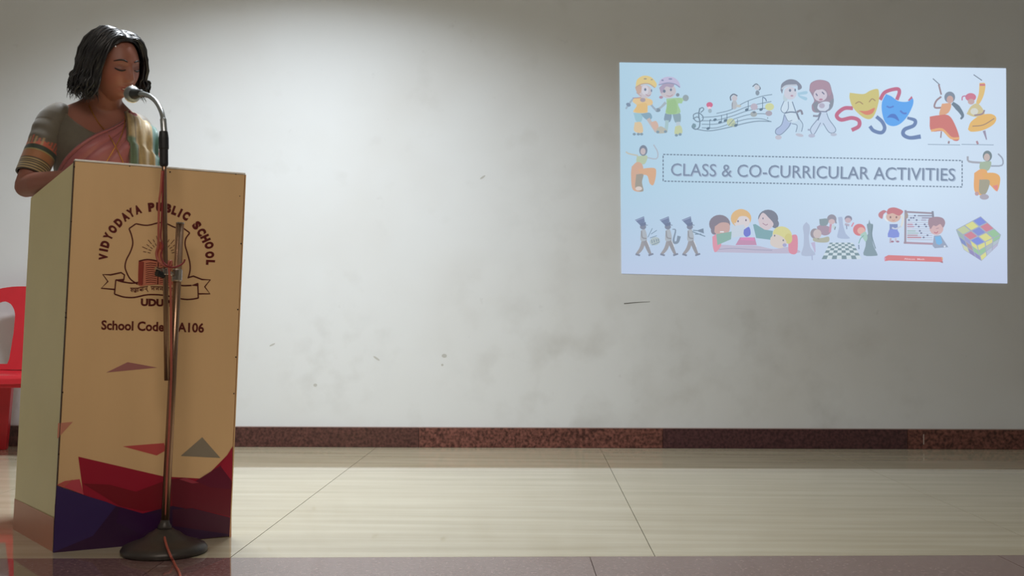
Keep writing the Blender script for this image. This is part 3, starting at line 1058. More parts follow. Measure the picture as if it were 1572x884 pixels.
a.poly([(165, 740), (180, 765), (165, 800), (230, 790), (990, 812), (1000, 770), (990, 740), (220, 712)], (214, 116, 118))
a.poly([(165, 735), (185, 760), (170, 800), (160, 770)], (214, 150, 180)).poly([(950, 810), (1000, 800), (1000, 828)], (170, 110, 120)).poly([(975, 745), (1000, 750), (990, 790)], (220, 170, 110))
a.text('Abacus  Math', 446, 776, 24, (240, 206, 212), ang=1.5, width=290, bold=0.01)
put(a)

# colourful puzzle cube (view 1250,230 scale 5.052)
a = pic('puzzle_cube', 1250, 230, 5.052)
T0, T1, T2, T3 = (1290, 515), (1448, 658), (1262, 742), (1098, 618)      # top face: back, right, front, left
Bf, Br, Bl = (1296, 862), (1420, 745), (1160, 775)
def lerp2(p, q, t):
    return (p[0] + (q[0] - p[0]) * t, p[1] + (q[1] - p[1]) * t)
def quadp(A, B, C, D, u, v):
    return lerp2(lerp2(A, B, u), lerp2(D, C, u), v)
RD, YL, GR, BU, WH = (206, 122, 138), (218, 216, 130), (146, 192, 146), (118, 134, 216), (196, 206, 222)
F_ = (1262, 742)
faces_ = ((T3, T0, T1, F_, [[(190, 200, 150), YL, BU], [RD, (124, 136, 206), RD], [BU, YL, GR]]),
          (T3, F_, Bf, Bl, [[(150, 176, 170), (150, 150, 200), YL], [(120, 134, 190), (170, 140, 150), GR], [(206, 210, 170), (140, 130, 180), (140, 136, 190)]]),
          (F_, T1, Br, Bf, [[YL, YL, GR], [GR, (170, 180, 180), (176, 190, 196)], [YL, (180, 186, 206), (180, 176, 200)]]))
for (A, B, C, D, cs) in faces_:
    a.poly([A, B, C, D], (160, 168, 184))
for (A, B, C, D, cs) in faces_:
    for j in range(3):
        for i in range(3):
            a.z = 0.0012
            u0, u1, v0, v1 = (i + 0.07) / 3, (i + 0.93) / 3, (j + 0.07) / 3, (j + 0.93) / 3
            a.poly([quadp(A, B, C, D, u0, v0), quadp(A, B, C, D, u1, v0), quadp(A, B, C, D, u1, v1), quadp(A, B, C, D, u0, v1)], cs[j][i])
put(a)

# pencil-like scratch and small marks on the plaster
M_MARK = material('wall_mark', (112, 112, 108), 0.8)
M_CHIP = material('faint_wall_mark', (192, 192, 188), 0.8)
mk = Art(WP, WN, base=0.0006)
mk.stroke([(958, 466), (975, 464.4), (998, 463)], [1.6, 1.2, 0.5], (110, 110, 105))
mk.build('scratch_mark', M_MARK, wall)
for (x, y, sx, sy, r) in ((418, 529, 5, 1.2, -25), (578, 550, 6, 1.5, 35), (679, 560, 1.8, 1.8, 0), (484, 591, 3, 2.4, 0), (682, 546, 4, 3, 0), (741, 272, 5, 1.4, -35)):
    mk = Art(WP, WN, base=0.0006)
    mk.ell(x, y, sx, sy, (150, 150, 145), rot=r, n=9)
    mk.build('scuff_mark', M_CHIP, wall)

# ------------------------------------------------------------------ lectern
A, B, C = on_floor(83, 848), on_floor(352, 824), on_floor(20, 812)
D = B + (C - A)
At = at_depth(115, 247, A.y)
fn = (B - A).cross(At - A).normalized()            # front normal
if fn.y > 0:
    fn = -fn
Bt = on_plane(376, 268, A, fn)
sn = (C - A).cross(At - A).normalized()
if sn.x > 0:
    sn = -sn
Ct = on_plane(47, 303, A, sn)
Dt = Ct + (Bt - At)
print('LECTERN', A, B, C, At, Bt, Ct, (B - A).length, (C - A).length)
M_CREAM = material('cream_laminate', (228, 188, 138), 0.38, vary=0.035, scale=3.0, stretch=(2.5, 2.5, 0.35))
M_CREAM2 = material('pale_yellow_laminate', (224, 210, 158), 0.4, vary=0.03, scale=4.0)
M_BOARD = material('dark_board_edge', (70, 48, 36), 0.6)
M_TRIM = material('white_highlight_edging', (246, 243, 238), 0.3, metal=0.0, vary=0.12, scale=25)
M_SCREW = material('screw_head', (52, 34, 28), 0.5, metal=0.3)
lect = empty('lectern', (A + B + C + D) / 4, 'cream school lectern with printed crest and red and blue triangles at its foot', 'lectern')
fx = (B - A).normalized()
sx_ = (C - A).normalized()
z1 = Vector((0, 0, 1))
T_ = 0.016


def inset(p, q, t):
    return p + (q - p).normalized() * t


fb = MB().slab([A, B, Bt, At], T_)
if ((B - A).cross(At - A)).dot(fn) < 0:
    fb = MB().slab([B, A, At, Bt], T_)
front = fb.build('front_panel', M_CREAM, lect, bevel=0.003)
ins = -fn * (T_ + 0.0006)
A2, C2, At2, Ct2 = A + ins, C, At + ins, Ct
sb = MB().slab([C2, A2, At2, Ct2], T_)
side_l = sb.build('side_panel', M_CREAM2, lect, bevel=0.003, label='pale yellow side panel')
B2, D2, Bt2, Dt2 = B + ins, D, Bt + ins, Dt
MB().slab([B2, D2, Dt2, Bt2], T_).build('side_panel', M_CREAM2, lect, bevel=0.003)
# back board (lower half only, the top is an open shelf) and shelf
back_in = (A - C).normalized() * 0.02
hb = 0.62
def up_t(p, pt, t):
    return p + (pt - p) * t
MB().slab([D2 - fx * 0.018 + back_in, C2 + fx * 0.018 + back_in, up_t(C2, Ct2, hb) + fx * 0.018 + back_in, up_t(D2, Dt2, hb) - fx * 0.018 + back_in], 0.012).build('back_panel', M_CREAM2, lect)
sh = [up_t(p, pt, 0.63) for p, pt in ((A2, At2), (B2, Bt2), (D2, Dt2), (C2, Ct2))]
i1 = fx * 0.018
MB().slab([sh[0] + i1 + sx_ * 0.004, sh[1] - i1 + sx_ * 0.004, sh[2] - i1 - sx_ * 0.01, sh[3] + i1 - sx_ * 0.01], 0.014).build('shelf', M_CREAM2, lect)
# sloping reading board set just below the side tops
dn = Vector((0, 0, -0.004))
tp = [At2 + i1 + dn + sx_ * 0.003, Bt2 - i1 + dn + sx_ * 0.003, Dt2 - i1 + dn, Ct2 + i1 + dn]
MB().slab(tp, 0.014).build('reading_board', M_CREAM2, lect)
# edging over the front panel's top edge; its white paints in the backlit highlight
tn = -fn
e0, e1 = At - fx * 0.001, Bt + fx * 0.001
up3 = Vector((0, 0, 0.0055))
MB().hexa([e0 + fn * 0.003, e1 + fn * 0.003, e1 + tn * (T_ + 0.002), e0 + tn * (T_ + 0.002)],
          [p + up3 for p in (e0 + fn * 0.003, e1 + fn * 0.003, e1 + tn * (T_ + 0.002), e0 + tn * (T_ + 0.002))]).build('top_edging', M_TRIM, lect, bevel=0.0012)
for (p, q, w) in ((A, At, 0.0022), (B, Bt, 0.0030)):
    sgn = -1 if p is A else 1
    o1 = fx * sgn * 0.001
    q0 = [p + o1 + fn * 0.0006, p + o1 + fx * sgn * w + fn * 0.0006, p + o1 + fx * sgn * w + tn * 0.012, p + o1 + tn * 0.012]
    q1 = [v + (q - p) for v in q0]
    MB().hexa(q0, q1).build('edge_strip', M_BOARD if p is A else M_CREAM, lect)
q0 = [A + fn * 0.001, B + fn * 0.001, B + fn * 0.001 + (At - A).normalized() * 0.006, A + fn * 0.001 + (At - A).normalized() * 0.006]
MB().slab(q0, 0.002).build('bottom_strip', M_BOARD, front)
for (x, y, r) in ((109, 340, .0022), (101, 480, .0022), (101, 487, .003), (96, 602, .0024), (90, 697, .0024), (114, 256, .0022), (261, 264, .0024), (370, 374, .0024), (365, 475, .0024), (362, 548, .0024), (359, 604, .0022), (199, 255, .0018), (368, 301, .0015), (362, 267, .0022)):
    p = on_plane(x, y, A, fn)
    MB().lathe([(r, -0.001), (r, 0.0008), (r * 0.5, 0.0014)], p, fn, n=10).build('screw_head', M_SCREW, lect)

PP = A + fn * 0.0


def pr(ox, oy, sc, z=0.0004):
    return Art(PP, fn, ox, oy, sc, base=z, dz=0.00008)


M_LINE = (88, 26, 22)
# coloured triangles at the foot (view 0,540 / 0,700 scale 3.93)
f1 = pr(0, 540, 3.93)
f1.poly([(472, 632), (990, 752), (1100, 758), (1230, 765), (1403, 590), (1395, 1130), (505, 880)], (164, 22, 50))
f1.build('red_shape', M_PRINT, front)
f1 = pr(0, 700, 3.93, 0.0012)
f1.poly([(500, 165), (660, 172), (820, 215), (990, 150), (1190, 150), (1330, 60), (1400, 160), (1388, 360), (1160, 310), (860, 330), (720, 300)], (128, 18, 34))
f1.poly([(1030, 140), (1110, 130), (1200, 160), (1395, 150), (1390, 365), (1160, 310), (1040, 320)], (112, 20, 40))
f1.poly([(1180, 150), (1340, 50), (1398, 150), (1392, 200), (1270, 190)], (104, 18, 48))
f1.poly([(1330, 60), (1403, -60), (1398, 150)], (168, 26, 54))
f1.build('dark_red_shape', M_PRINT, front)
f1 = pr(0, 700, 3.93, 0.0020)
f1.poly([(343, 178), (700, 300), (860, 345), (1040, 300), (1388, 370), (1382, 480), (1000, 520), (320, 585), (330, 300)], (54, 22, 60))
f1.poly([(343, 178), (505, 235), (640, 275), (700, 300), (560, 480), (320, 580)], (58, 38, 92))
f1.poly([(720, 305), (870, 348), (1000, 340), (990, 410), (850, 470), (700, 400)], (56, 18, 66))
f1.poly([(1040, 322), (1160, 312), (1388, 370), (1382, 470), (1040, 420)], (76, 22, 50))
f1.build('blue_shape', M_PRINT, front)
f1 = pr(0, 700, 3.93, 0.0028)
f1.poly([(343, 172), (390, 150), (480, 138), (505, 232)], (200, 76, 88))
f1.poly([(343, 172), (440, 140), (380, 190)], (196, 96, 84))
f1.build('pink_shape', M_PRINT, front)
f1 = pr(0, 700, 3.93, 0.0028)
f1.poly([(1080, 140), (1115, 128), (1200, 160), (1160, 165)], (168, 60, 76))
f1.build('pink_shape', M_PRINT, front)
for (nm, pts, c) in (('mauve_triangle', [(640, 125), (770, 62), (950, 95)], (172, 112, 108)),
                     ('pale_triangle', [(350, 430), (440, 422), (345, 525)], (204, 134, 112)),
                     ('red_triangle', [(740, 570), (990, 550), (1000, 595), (945, 625)], (202, 84, 82)),
                     ('grey_triangle', [(1090, 628), (1220, 515), (1330, 640)], (146, 134, 116))):
    f1 = pr(0, 540, 3.93, 0.0004)
    f1.poly(pts, c)
    f1.build(nm, M_PRINT, front)
# brown band printed low on the side panel
s1 = Art(A, sn, 0, 0, 1, base=0.0006)
s1.poly([(22.5, 765), (83, 795), (81, 848), (20, 812)], (184, 108, 72))
s1.build('brown_band', M_PRINT, side_l)

# crest
cr_ = pr(80, 240, 4.9125)
cr_.stroke([(578, 545), (632, 508), (720, 520), (830, 500), (930, 538), (990, 545), (1040, 577), (1005, 650), (1025, 730), (1040, 830), (1030, 900), (950, 960), (800, 1000), (640, 960), (552, 840), (575, 750), (608, 640)], 10, M_LINE, closed=False, sm=0)
cr_.mb = MB()
sh_l = [(632, 508), (580, 545), (600, 600), (608, 660), (590, 720), (560, 780), (550, 830), (560, 870), (590, 925), (645, 965)]
sh_r = [(985, 538), (1038, 577), (1008, 620), (1003, 670), (1020, 730), (1038, 800), (1040, 860), (1025, 920)]
cr_.stroke(sh_l[:2], 10, M_LINE).stroke(sh_l[1:], 10.5, M_LINE, sm=4)
cr_.stroke([(632, 508), (720, 520), (830, 498), (930, 537), (985, 538)], 10, M_LINE, sm=4)
cr_.stroke(sh_r[:2], 10, M_LINE).stroke(sh_r[1:], 10.5, M_LINE, sm=4)
cx0, cy0 = 822, 745
for k, ang in enumerate(range(-168, -10, 13)):
    for (r0, r1) in ((78, 100), (108, 150 if k % 2 else 132)):
        c_, s_ = cos(radians(ang)), sin(radians(ang))
        cr_.z = 0.0008
        cr_.stroke([(cx0 + c_ * r0 * 1.05, cy0 + s_ * r0), (cx0 + c_ * r1 * 1.05, cy0 + s_ * r1)], 5, (110, 60, 44))
# flame
cr_.z = 0.001
cr_.blob([(800, 790), (785, 740), (800, 700), (815, 640), (840, 700), (850, 750), (835, 790)], (176, 74, 56))
cr_.blob([(806, 780), (800, 740), (815, 700), (832, 745), (828, 780)], (206, 130, 96))
cr_.build('crest_shield', M_PRINT, front)
bk_ = pr(80, 380, 4.9125, 0.0016)
bk_.blob([(652, 100), (700, 95), (800, 98), (905, 105), (910, 280), (800, 278), (700, 285), (648, 280)], (202, 122, 96), n=2)
bk_.poly([(652, 100), (692, 108), (680, 285), (648, 280)], (150, 60, 48))
bk_.stroke([(655, 102), (720, 90), (800, 102)], 10.5, M_LINE, sm=3)
bk_.stroke([(800, 100), (796, 278)], 9, M_LINE)
bk_.stroke([(690, 112), (682, 280)], 3, M_LINE)
for k in range(10):
    y = 120 + k * 16
    bk_.z = 0.0022
    bk_.stroke([(705, y + 2), (740, y - 4), (785, y + 2)], 4, M_LINE, sm=2)
    bk_.stroke([(812, y + 2), (860, y - 4), (900, y + 2)], 4, M_LINE, sm=2)
bk_.build('crest_book', M_PRINT, front)
rb = pr(80, 380, 4.9125, 0.0012)
rb.stroke([(470, 350), (540, 372), (620, 375), (720, 355), (830, 358), (920, 375), (1000, 390), (1060, 388), (1102, 380)], 10, M_LINE, sm=4)
rb.stroke([(480, 242), (470, 350)], 10, M_LINE).stroke([(1098, 268), (1102, 382)], 10, M_LINE)
rb.stroke([(480, 242), (520, 255), (600, 268), (648, 262)], 10, M_LINE, sm=3).stroke([(910, 270), (980, 286), (1050, 285)], 10, M_LINE, sm=3)
rb.stroke([(470, 315), (370, 306), (420, 255), (382, 202), (440, 205), (520, 188), (545, 205), (540, 240), (530, 262)], 10, M_LINE)
rb.poly([(484, 240), (540, 235), (530, 262)], M_LINE)
rb.stroke([(1030, 225), (1065, 215), (1130, 240), (1192, 243), (1150, 295), (1190, 348), (1104, 348)], 10, M_LINE)
rb.poly([(1048, 285), (1098, 265), (1098, 290)], M_LINE)
rb.build('crest_ribbon', M_PRINT, front)
# motto: Devanagari letters drawn as strokes under a head line
mt = pr(80, 380, 4.9125, 0.0014)
INK = (96, 36, 28)
mt.stroke([(588, 305), (640, 306), (722, 292)], 6, INK)
mt.stroke([(742, 294), (835, 296), (935, 310)], 6, INK)
for (x, y, g_) in ((590, 306, 'sa'), (618, 308, 'dha'), (645, 306, 'aa'), (655, 304, 'va'), (682, 300, 'aa'), (692, 298, 'na'), (745, 296, 'la'), (778, 297, 'bha'), (808, 298, 'te'), (840, 299, 'jna'), (870, 302, 'aa'), (880, 304, 'na'), (905, 307, 'ma')):
    mt.z = 0.0016
    if g_ in ('aa', 'sa', 'va', 'na', 'la', 'bha', 'te', 'jna', 'ma', 'dha'):
        w_ = 4 if g_ == 'aa' else 22
        mt.stroke([(x + w_, y), (x + w_, y + 26)], 5, INK)
    if g_ == 'va':
        mt.ell(x + 12, y + 14, 9, 7, INK, n=9)
    if g_ in ('na', 'ma'):
        mt.stroke([(x + 4, y + 12), (x + 12, y + 14), (x + 22, y + 12)], 5, INK)
    if g_ in ('sa', 'jna', 'dha'):
        mt.stroke([(x + 4, y + 4), (x + 12, y + 10), (x + 4, y + 16), (x + 14, y + 26)], 6, INK, sm=2)
        mt.stroke([(x + 12, y + 10), (x + 22, y + 14)], 5, INK)
    if g_ in ('dha',):
        mt.ell(x + 8, y + 24, 9, 6, INK, n=9)
    if g_ in ('la', 'bha', 'te'):
        mt.stroke([(x + 3, y + 8), (x + 10, y + 14), (x + 6, y + 22)], 6, INK, sm=2)
        mt.stroke([(x + 10, y + 12), (x + 22, y + 12)], 5, INK)
mt.stroke([(715, 322), (724, 332)], 5, INK)
mt.build('crest_motto', M_PRINT, front)
# lettering
lt = pr(80, 240, 4.9125, 0.0006)
LET = [('V', 384, 757), ('I', 386, 706), ('D', 398, 661), ('Y', 421, 602), ('O', 455, 548), ('D', 500, 497), ('A', 548, 453), ('Y', 592, 424), ('A', 645, 400),
       ('P', 748, 381), ('U', 808, 380), ('B', 876, 390), ('L', 925, 407), ('I', 966, 425), ('C', 1012, 447),
       ('S', 1092, 519), ('C', 1127, 570), ('H', 1158, 618), ('O', 1186, 670), ('O', 1190, 742), ('L', 1196, 800)]
CXL, CYL = 790, 782
for ch, x, y in LET:
    ang = math.degrees(math.atan2(y - CYL, x - CXL)) + 90
    lt.z = 0.0006
    h = 60
    ca, sa = cos(radians(ang)), sin(radians(ang))
    wch = {'I': 17, 'L': 38, 'O': 52, 'H': 50}.get(ch, 49)
    x0 = x - ca * wch / 2 - sa * h / 2
    y0 = y - sa * wch / 2 + ca * h / 2
    lt.text(ch, x0, y0, h, (96, 22, 18), ang=ang, width=wch, bold=0.075)
lt.build('school_name', M_PRINT, front)
lt = pr(80, 380, 4.9125, 0.0006)
lt.text('UDUPI', 668, 436, 52, (92, 26, 22), ang=1.6, width=232, bold=0.055)
lt.build('town_name', M_PRINT, front)
lt = pr(80, 380, 4.9125, 0.0006)
lt.text('School Code: KA106', 370, 616, 70, (96, 26, 20), ang=1.7, width=775, bold=0.03)
lt.build('school_code', M_PRINT, front)

# ------------------------------------------------------------------ microphone stand
M_CHROME = material('worn_chrome', (196, 184, 172), 0.22, metal=1.0, vary=0.08, scale=40)
M_STEEL = material('brown_steel_tube', (150, 120, 98), 0.28, metal=0.9, vary=0.12, scale=30, stretch=(1, 1, 0.1))
M_BLACK = material('black_rubber', (26, 26, 28), 0.5, vary=0.1)
M_IRON = material('dark_cast_iron', (66, 60, 56), 0.42, metal=0.35, vary=0.15, scale=30, bump=0.3)
M_GOOSE = material('gooseneck_steel', (172, 176, 178), 0.3, metal=0.9)
M_CABLE = material('faded_red_cable', (170, 86, 70), 0.5, vary=0.1)
M_CABLE2 = material('dark_red_cable', (128, 30, 34), 0.5, vary=0.1)

SB = on_floor(252, 848)
SY = SB.y
stand = empty('microphone_stand', SB, 'steel microphone stand with round iron base in front of the lectern', 'microphone stand')
MB().lathe([(0.118, 0.0), (0.123, 0.004), (0.124, 0.012), (0.118, 0.022), (0.100, 0.030), (0.080, 0.036), (0.060, 0.046), (0.046, 0.058), (0.030, 0.066), (0.026, 0.070), (0.014, 0.071)],
           SB, n=48).build('base', M_IRON, stand, smooth=True)
P1 = Vector((SB.x, SY, 0.05))
P2 = at_depth(276.5, 342, SY + 0.03)
lowp = MB().tube([P1 + (P2 - P1) * t for t in (0, 0.5, 1)], 0.0118, 20)
lowp.build('lower_pole', M_STEEL, stand, smooth=True)
MB().tube([P2 - (P2 - P1).normalized() * 0.003, P2 + (P2 - P1).normalized() * 0.0008], 0.0124, 20).build('pole_rim', M_CHROME, stand)
MB().lathe([(0.02, 0), (0.02, 0.012), (0.015, 0.02), (0.0125, 0.03)], Vector((SB.x, SY, 0.066)), (P2 - P1), n=24).build('base_collar', M_IRON, stand, smooth=True)
U0 = at_depth(256, 584, SY - 0.005)
U1 = at_depth(252, 262, SY - 0.005)
U2 = at_depth(252.5, 212, SY - 0.005)
MB().tube([U0, (U0 + U1) / 2, U1, U1 + (U2 - U1) * 0.3], 0.0075, 18).build('upper_pole', M_STEEL, stand, smooth=True)
# two-tube clamp
cy_ = SY + 0.008
c1, c2 = at_depth(254, 417, SY - 0.005), at_depth(271.5, 423, SY + 0.024)
ax = (U1 - U0).normalized()
cl = MB()
cl.lathe([(0.013, -0.010), (0.0142, -0.008), (0.0142, 0.008), (0.013, 0.010)], c1, ax, 20)
cl.build('clamp', M_CHROME, stand, smooth=False)
ax2 = (P2 - P1).normalized()
cl = MB()
cl.lathe([(0.0150, -0.018), (0.0165, -0.014), (0.0165, 0.016), (0.0150, 0.020)], c2, ax2, 20)
cl.build('clamp', M_CHROME, stand)
cl = MB()
d_ = (c2 - c1)
cl.tube([c1, c2], 0.007, 12)
cl.tube([c1 - d_.normalized() * 0.034, c1], [0.006, 0.006], 12)
cl.build('clamp_bolt', M_CHROME, stand, smooth=False)
kn = c1 - d_.normalized() * 0.03 + Vector((0, 0, -0.012))
MB().tube([kn, kn + d_.normalized() * 0.024], 0.010, 12).build('clamp_knob', M_BLACK, stand)
# coupler
cpl = MB()
cpl.lathe([(0.0105, 0.0), (0.0125, 0.006), (0.0125, 0.05), (0.0145, 0.052), (0.0145, 0.085), (0.012, 0.104)], at_depth(251.8, 255, SY - 0.005), ax, 20)
cpl.build('coupler', M_BLACK, stand, smooth=False)
MB().lathe([(0.0107, 0.0), (0.0107, 0.014)], at_depth(252, 244.5, SY - 0.005), ax, 20).build('coupler_ring', M_CHROME, stand)
# gooseneck bends up and over towards the speaker's mouth
gp = [(252.5, 214, 0.0), (251.5, 196, 0.004), (250, 180, 0.012), (246.5, 168, 0.03), (240, 156.5, 0.06), (231, 148.5, 0.09), (221, 144.5, 0.12), (215, 144, 0.14)]
gpts = [at_depth(x, y, SY - 0.005 + d) for x, y, d in gp]
gpath = [Vector(p) for p in smooth_path([tuple(p) for p in gpts], 14)]
gr_ = [0.0068 + (0.0009 if i % 2 else 0.0) for i in range(len(gpath))]
gr_ = [0.0095 if i < 26 else r for i, r in enumerate(gr_)]
MB().tube(gpath, gr_, 14).build('gooseneck', M_GOOSE, stand, smooth=True)

# ------------------------------------------------------------------ microphone
mic_ball = at_depth(203, 144.5, SY + 0.20)
mic_tail = at_depth(217, 143.2, SY + 0.135)
mdir = (mic_ball - mic_tail).normalized()
mic = empty('microphone', mic_tail, 'silver ball microphone at the tip of the gooseneck near the speaker\'s mouth', 'microphone')
R_B = 0.0262
prof = [(R_B * sin(radians(a)), -R_B * cos(radians(a))) for a in range(25, 180, 12)]


def mesh_metal():
    m = material('microphone_mesh', (132, 134, 136), 0.35, metal=0.8)
    nt = m.node_tree
    b = nt.nodes['Principled BSDF']
    vo = sock(nt, 'ShaderNodeTexVoronoi')
    vo.inputs['Scale'].default_value = 600
    tc = sock(nt, 'ShaderNodeTexCoord')
    nt.links.new(tc.outputs['Object'], vo.inputs['Vector'])
    bp = sock(nt, 'ShaderNodeBump')
    bp.inputs['Strength'].default_value = 0.6
    bp.inputs['Distance'].default_value = 0.001
    nt.links.new(vo.outputs['Distance'], bp.inputs['Height'])
    nt.links.new(bp.outputs[0], b.inputs['Normal'])
    return m


MB().lathe(prof, mic_ball, mdir, 32).build('grille', mesh_metal(), mic, smooth=True)
MB().lathe([(R_B + 0.0006, -0.003), (R_B + 0.0016, 0), (R_B + 0.0006, 0.003)], mic_ball, mdir, 32).build('grille_band', M_CHROME, mic, smooth=True)
Lm = (mic_ball - mic_tail).length
MB().lathe([(0.0085, -0.004), (0.011, 0.0), (0.0135, Lm * 0.4), (0.0165, Lm - R_B * 0.95), (0.0175, Lm - R_B * 0.7)], mic_tail, mdir, 24).build('body', M_BLACK, mic, smooth=True)

# ------------------------------------------------------------------ cables
def cable(name, pts, r, mat, label, cat):
    p = [Vector(q) for q in smooth_path([tuple(v) for v in pts], 7)]
    c = sum(p, Vector()) / len(p)
    o = MB().tube(p, r, 8).build(name, mat, smooth=True, loc=p[-1])
    tag(o, label, cat)
    return o


def cp(x, y, d=0.0):
    return at_depth(x, y, SY + d)


# along the thin pole, looped at the clamp, down the thick pole, over the base and off the stage edge
pts = [cp(249, 262, -.018), cp(247, 290, -.018), cp(244.5, 310, -.02), cp(243.5, 345, -.02), cp(243, 375, -.02), cp(240, 388, -.022), cp(242, 398, -.024), cp(248, 405, -.024),
       cp(256, 409, -.026), cp(262, 408, -.024), cp(263, 401, -.022), cp(259, 404, -.026), cp(260, 420, -.026), cp(262, 450, -.024), cp(262.5, 500, -.021), cp(263, 560, -.017),
       cp(262, 600, -.006), cp(259.5, 660, -.006), cp(256.5, 720, -.006), cp(254, 790, -.006), cp(252.5, 815, -.010), cp(253, 826, -.05), cp(256, 838, -.093)]
pts += [on_floor(262, 853, 0.022), on_floor(266, 861, 0.006), on_floor(270, 869, 0.005), on_floor(275, 878, 0.005), on_floor(278, 890, 0.005), on_floor(281, 902, 0.005)]
lastp = pts[-1]
pts += [Vector((lastp.x, 2.785, -0.0)), Vector((lastp.x, 2.77, -0.05)), Vector((lastp.x, 2.78, -0.5)), Vector((lastp.x - 0.02, 2.76, -0.905))]
cable('microphone_cable', pts, 0.0036, M_CABLE, 'thin faded red cable running down the stand and over the stage edge', 'cable')
pts = [cp(251, 262, -.017), cp(249.5, 300, -.018), cp(248, 340, -.018), cp(247, 365, -.020), cp(250, 378, -.024), cp(247, 392, -.028), cp(252, 404, -.03), cp(262, 410, -.028), cp(272, 409, -.02), cp(281, 404, -.01), cp(284, 398, -.008)]
cable('tied_wire', pts, 0.0026, M_CABLE2, 'dark red wire knotted round the clamp of the stand', 'wire')

# ------------------------------------------------------------------ red plastic chair beyond the lectern
M_RED = material('red_plastic', (198, 44, 54), 0.32, vary=0.03)
CH = on_floor(16, 697)
chair = empty('plastic_chair', (CH.x, CH.y, 0), 'red moulded plastic chair against the wall, half hidden by the lectern', 'chair')
crot = Matrix.Rotation(radians(8), 3, 'Z')


def cw(x, y, z):
    v = crot @ Vector((x, y, 0))
    return Vector((CH.x + v.x, CH.y + v.y, z))


def back_y(z):
    return 0.17 + (z - 0.42) * 0.22


def ring_plate(mb, outer, inner, t):
    n = len(outer)
    vs = []
    for lst in (outer, inner):
        for yo in (-t / 2, t / 2):
            vs += [cw(x, back_y(z) + yo, z) for x, z in lst]
    of, ob, jf, jb = 0, n, 2 * n, 3 * n
    fs = []
    for i in range(n):
        k = (i + 1) % n
        fs += [(of + i, of + k, jf + k, jf + i), (ob + k, ob + i, jb + i, jb + k), (of + k, of + i, ob + i, ob + k), (jf + i, jf + k, jb + k, jb + i)]
    mb.add(vs, fs)
    return mb


# back rest: one moulded frame with two arched windows
def back_top(x):
    return 0.868 - 0.05 * (abs(x) / 0.225) ** 3.0


def in_half(x, z):
    return 0 <= x <= 0.225 - 0.02 * max(0, (0.6 - z)) and 0.425 <= z <= back_top(x)


def in_hole(x, z):
    w = 0.062 - 0.012 * max(0, (0.62 - z) / 0.17)
    if z < 0.455 or abs(x - 0.122) > w:
        return False
    return z < 0.70 or ((x - 0.122) / w) ** 2 + ((z - 0.70) / 0.085) ** 2 < 1


mb = MB()
for sgn in (-1, 1):
    inner, outer = [], []
    for k in range(64):
        a = 2 * pi * k / 64 + 0.03
        dx, dz = cos(a), sin(a)
        for lst, test in ((inner, in_hole), (outer, in_half)):
            t = 0.0
            while test(0.122 + dx * t, 0.62 + dz * t):
                t += 0.0008
            lst.append((max(0, 0.122 + dx * t), 0.62 + dz * t))
    if sgn > 0:
        ring_plate(mb, outer, inner, 0.016)
    else:
        ring_plate(mb, [(-x, z) for x, z in reversed(outer)], [(-x, z) for x, z in reversed(inner)], 0.016)
mb.build('backrest', M_RED, chair)
mb = MB()
seat_rows = []
for (y, w, z) in ((-0.21, 0.215, 0.405), (-0.20, 0.22, 0.42), (-0.12, 0.222, 0.425), (0.0, 0.215, 0.415), (0.12, 0.205, 0.42), (0.19, 0.20, 0.435)):
    seat_rows.append((y, w, z))
top = [[cw(w * u, y, z - 0.010 * (1 - u * u)) for u in np.linspace(-1, 1, 9)] for y, w, z in seat_rows]
bot = [[p - Vector((0, 0, 0.03)) for p in r] for r in top]
loop = []
mb.grid([list(t_) + list(reversed(b_)) for t_, b_ in zip(top, bot)], closed=True, cap=True)
mb.build('seat', M_RED, chair, bevel=0.004)
mb = MB()
mb.hexa([cw(-0.205, -0.20, 0.35), cw(0.205, -0.20, 0.35), cw(0.205, -0.185, 0.35), cw(-0.205, -0.185, 0.35)],
        [cw(-0.215, -0.20, 0.392), cw(0.215, -0.20, 0.392), cw(0.215, -0.185, 0.392), cw(-0.215, -0.185, 0.392)])
mb.build('seat_apron', M_RED, chair, bevel=0.003)
mb = MB()
mb.hexa([cw(-0.2, 0.165, 0.35), cw(0.2, 0.165, 0.35), cw(0.2, 0.18, 0.35), cw(-0.2, 0.18, 0.35)],
        [cw(-0.2, 0.165, 0.40), cw(0.2, 0.165, 0.40), cw(0.2, 0.18, 0.40), cw(-0.2, 0.18, 0.40)])
mb.build('seat_apron', M_RED, chair, bevel=0.003)
for (x, y, ex, ey) in ((-0.185, -0.175, -0.215, -0.22), (0.185, -0.175, 0.215, -0.22), (-0.075, 0.165, -0.105, 0.215), (0.125, 0.165, 0.155, 0.215)):
    mb = MB()
    w1, w0 = 0.034, 0.022
    mb.hexa([cw(ex - w0, ey - w0, 0), cw(ex + w0, ey - w0, 0), cw(ex + w0, ey + w0, 0), cw(ex - w0, ey + w0, 0)],
            [cw(x - w1, y - w1 * .7, 0.40), cw(x + w1, y - w1 * .7, 0.40), cw(x + w1, y + w1 * .7, 0.40), cw(x - w1, y + w1 * .7, 0.40)])
    mb.build('leg', M_RED, chair, bevel=0.004)

# ------------------------------------------------------------------ the speaker
P0 = Vector((-1.47, 3.80, 0.0))
RB = Matrix.Rotation(radians(28.4), 3, 'Z')


def W(x, y=None, z=None):
    v = Vector(x) if y is None else Vector((x, y, z))
    return P0 + RB @ v


def Wi(v):
    return RB.transposed() @ (Vector(v) - P0)


def desk(u, v, h=0.0):
    return At + (Bt - At) * u + (Ct - At) * v + Vector((0, 0, h))


